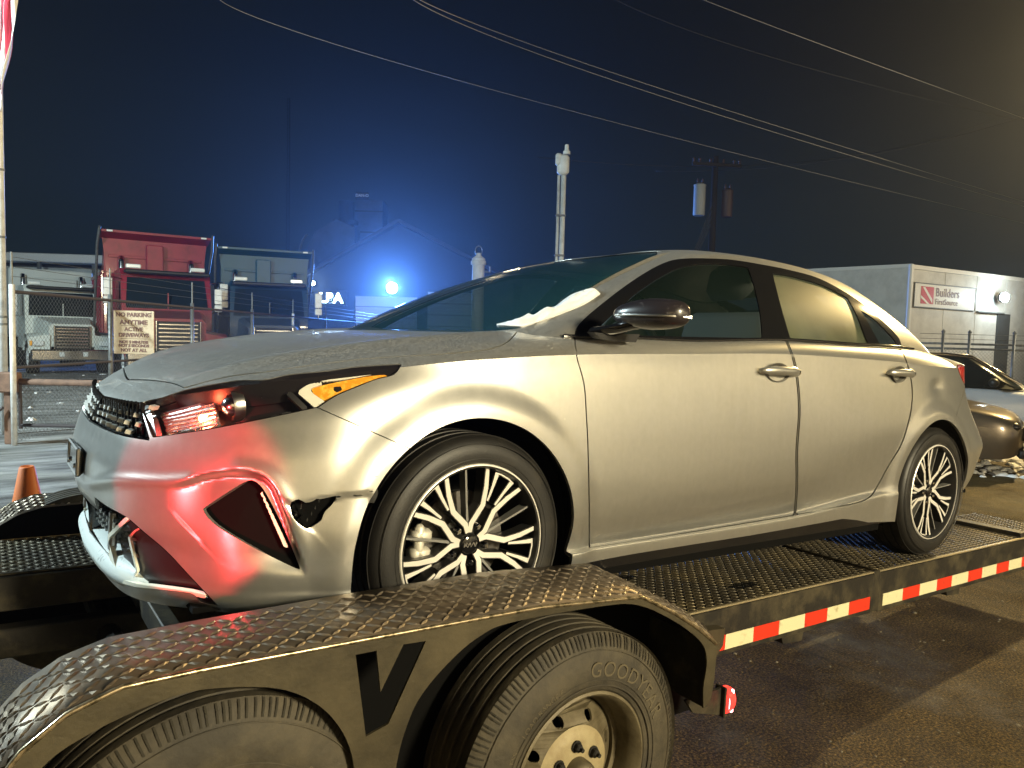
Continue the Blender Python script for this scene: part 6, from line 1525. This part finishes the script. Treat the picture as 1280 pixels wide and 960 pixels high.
p0 = on_side(1226,390)+nrm*.03; b = MB(); b.bbox((0,0,0), (1.6,.10,.05), .01); b.xf(Matrix.Translation(p0+ex*.5)@Mside).build('door_lintel', MT['galvanised'], T)
# right-hand fence
FB = empty('chain_link_fence', label='chain link fence with pipe rails behind the parked cars at the right', cat='fence')
A2, B2 = gz(1150, 15.5), gz(1420, 15.5); zr = hgt(1240,437,15.5)
for z in (zr, zr+.10): b = MB(); b.tube([A2+Vector((0,0,z)), B2+Vector((0,0,z))], .022, 8); b.build('pipe_rail', MT['galvanised'], FB, smooth=True)
chain(A2, B2, .05, zr, 'chain_link', MT['galvanised'], FB, .075, .003, 200)
for px in (1179,1212,1268,1330,1400):
    q = gz(px,15.5); b = MB(); b.tube([q, q+Vector((0,0,zr+.33))], .030, 8); b.build('fence_post', MT['galvanised'], FB, smooth=True); b = MB(); b.lathe([(.035,0),(.04,.03),(0,.07)], 8, 'z', tuple(q+Vector((0,0,zr+.33)))); b.build('post_cap', MT['galvanised'], FB)
for z in (zr+.2,zr+.3): b = MB(); b.tube([A2+Vector((0,0,z)), B2+Vector((0,0,z))], .005, 4); b.build('barbed_wire', MT['galvanised'], FB)
# parked cars: lofted bodies with their own parts
def loft(rows, name, m, parent, closed=False, **k):
    n = len(rows[0]); V = [p for r in rows for p in r]; Fc = [(i*n+j,i*n+j+1,(i+1)*n+j+1,(i+1)*n+j) for i in range(len(rows)-1) for j in range(n-1)]
    return mk(name, V, Fc, m, parent, smooth=True, **k)
def parked_car(name, M, body, label, scale=1.0):
    """local +x is forward, near side is -y"""
    T = empty(name, label=label, cat='car', group='cars parked behind the trailer'); T.matrix_world = M
    sec = [ # x, half width sill, half width max, z bottom, z shoulder, z top(centre)
      (2.28,.55,.60,.34,.60,.66),(2.22,.70,.76,.26,.66,.73),(2.05,.80,.86,.22,.72,.80),(1.6,.86,.90,.20,.79,.88),(.9,.87,.92,.20,.86,.96),(.6,.87,.92,.20,.88,.98),(-1.4,.87,.92,.20,.93,.98),(-1.9,.85,.90,.22,.95,1.02),(-2.2,.78,.84,.28,.93,1.0),(-2.32,.60,.70,.36,.86,.92)]
    rows = []
    for x, ws, wm, zb, zs, zt in sec:
        half = [(ws,zb),(wm,zb+.18),(wm,(zb+zs)/2+.06),(wm-.03,zs),(wm-.14,zs+(zt-zs)*.6),(wm*.45,zt-.01),(0,zt)]
        rows.append([(x,-w,z) for w, z in half]+[(x,w,z) for w, z in half[-2::-1]])
    rows = [[(2.33,0,.5)]*len(rows[0])]+rows+[[(-2.36,0,.6)]*len(rows[0])]
    o = loft(rows, 'body', body, T); sb = o.modifiers.new('s','SUBSURF'); sb.levels = 2; sb.render_levels = 2
    def gh(inset, z0, z1, name, m, xs):
        rows = []
        for t, z in ((0,z0),(.5,(z0+z1)/2+.02),(.92,z1),(1,z1+.03)):
            xf = xs[0]+(xs[1]-xs[0])*t; xr = xs[3]+(xs[2]-xs[3])*t; w = (.84-.26*t)*(1-inset) if t < 1 else .42
            rows.append([(xf+.10*(1-t)+.04,0,z),(xf,-w*.75,z),(xf-.16,-w,z),((xf+xr)/2,-w-.01,z),(xr+.16,-w,z),(xr,-w*.75,z),(xr-.06,0,z),(xr,w*.75,z),(xr+.16,w,z),((xf+xr)/2,w+.01,z),(xf-.16,w,z),(xf,w*.75,z),(xf+.10*(1-t)+.04,0,z)])
        return loft(rows, name, m, T)
    gh(0, .93, 1.40, 'greenhouse_glass', MT['truck_glass'], (1.05,.35,-1.15,-1.95))
    # roof skin and pillars
    b = MB(); b.bbox((-.40,0,1.425), (1.45,1.12,.035), .015); b.build('roof', body if 'white' not in name else body, T, auto=60)
    for sd in (-1,1):
        b = MB(); b.tube([(1.08,sd*.70,.95),(.75,sd*.72,1.16),(.36,sd*.585,1.40),(.0,sd*.575,1.43),(-1.0,sd*.57,1.42),(-1.5,sd*.66,1.20),(-1.95,sd*.72,.97)], .028, 8); b.build('window_pillar', MT['chrome'] if sd < 0 else body, T, smooth=True)
        b = MB(); b.tube([(-.45,sd*.82,.95),(-.52,sd*.60,1.40)], .035, 6); b.build('door_pillar', MT['truck_black'], T)
        b = MB(); b.bbox((.62,sd*.97,1.02), (.13,.20,.13), .04); b.build('wing_mirror', MT['truck_black'], T, auto=60)
        b = MB(); b.bbox((2.17,sd*.60,.62), (.16,.30,.10), .04); b.build('headlight', MT['smoked'], T, auto=60)
        for x in (1.40,-1.40):
            b = MB(); b.lathe([(.20,-.10),(.31,-.11),(.33,-.08),(.33,.08),(.31,.11),(.20,.10)], 28, 'y', (x,sd*.83,.33)); t_ = b.build('wheel', MT['truck_tyre'], T, auto=40)
            b = MB(); b.lathe([(.21,sd*.105),(.19,sd*.07),(.05,sd*.08),(0,sd*.085)], 20, 'y', (x,sd*.83,.33)); rm = b.build('rim', MT['satin'], t_, auto=40)
            b = MB(); b.lathe([(0,sd*.0),(.355,sd*.0),(.355,sd*.012)], 28, 'y', (x,sd*.895,.345)); b.build('arch_shadow_liner', MT['void'], T)
    b = MB(); b.bbox((2.30,0,.52), (.10,1.0,.16), .03); b.build('grille', MT['truck_black'], T, auto=60)
    b = MB(); b.bbox((2.28,0,.30), (.10,1.3,.12), .03); b.build('lower_intake', MT['truck_black'], T, auto=60)
    b = MB(); b.bbox((2.37,0,.38), (.02,.50,.11), .005); b.build('front_plate', MT['satin'], T)
    return T
G('car_white', (.58,.60,.64), .25, .2, coat=.6); G('car_bronze', (.13,.105,.08), .30, .6, coat=.6)
def car_M(px, D, turn): return frame_at(px, D, turn)
parked_car('parked_car', car_M(1178, 12.4, -24), MT['car_white'], 'white car with a dark roof parked beyond the tail of the sedan')
parked_car('parked_car', car_M(1040, 10.5, -33), MT['car_bronze'], 'low bronze car, only its nose showing behind the tail of the sedan')
# traffic cone
G('cone_orange', (.75,.20,.05), .55); G('cone_white', (.70,.66,.62), .4)
T = thing_at('traffic_cone', 31, 4.3, 0, label='orange traffic cone with a pale band behind the far fender', cat='traffic cone')
b = MB(); b.lathe([(.165,.03),(.128,.22)], 28, 'z'); b.build('cone_foot', MT['cone_orange'], T, smooth=True)
b = MB(); b.lathe([(.1285,.22),(.092,.42)], 28, 'z'); b.build('white_band', MT['cone_white'], T, smooth=True)
b = MB(); b.lathe([(.0915,.42),(.040,.70),(.032,.71),(.028,.70),(.028,.66)], 28, 'z'); b.build('cone_tip', MT['cone_orange'], T, smooth=True)
b = MB(); b.bbox((0,0,.015), (.38,.38,.03), .012); b.build('base', G('cone_base', (.04,.04,.04), .7), T)
# snow and grit
clods('snow_lumps', 260, lambda r: (lambda q: (q.x, q.y))(gz(r.uniform(1205,1330), r.uniform(8.8,12.5))), .03, .15, MT['snow'], 3, label=None, kind='stuff')
clods('snow_lumps', 120, lambda r: (lambda q: (q.x, q.y))(gz(r.uniform(-150,420), r.uniform(10,24))), .02, .09, MT['snow'], 5, kind='stuff')
clods('grit', 900, lambda r: (r.uniform(.3,5.), r.uniform(-2.2,-.2)), .003, .012, G('grit', (.16,.14,.10), .8), 8, kind='stuff')
# ------------------------------------------------------------------ night air: thin mist that carries the glow of the lamps
def haze(density):
    m = bpy.data.materials.new('night_mist'); m.use_nodes = True; nt = m.node_tree; nt.nodes.clear()
    out = nt.nodes.new('ShaderNodeOutputMaterial'); v = nt.nodes.new('ShaderNodeVolumePrincipled'); v.inputs['Color'].default_value = (.85,.90,1,1); v.inputs['Density'].default_value = density; v.inputs['Anisotropy'].default_value = .80
    nt.links.new(v.outputs[0], out.inputs['Volume'])
    b = MB(); b.box(-60,110,-40,130,-1,40); o = b.build('haze', m, None, kind='stuff'); return o
haze(.0013)
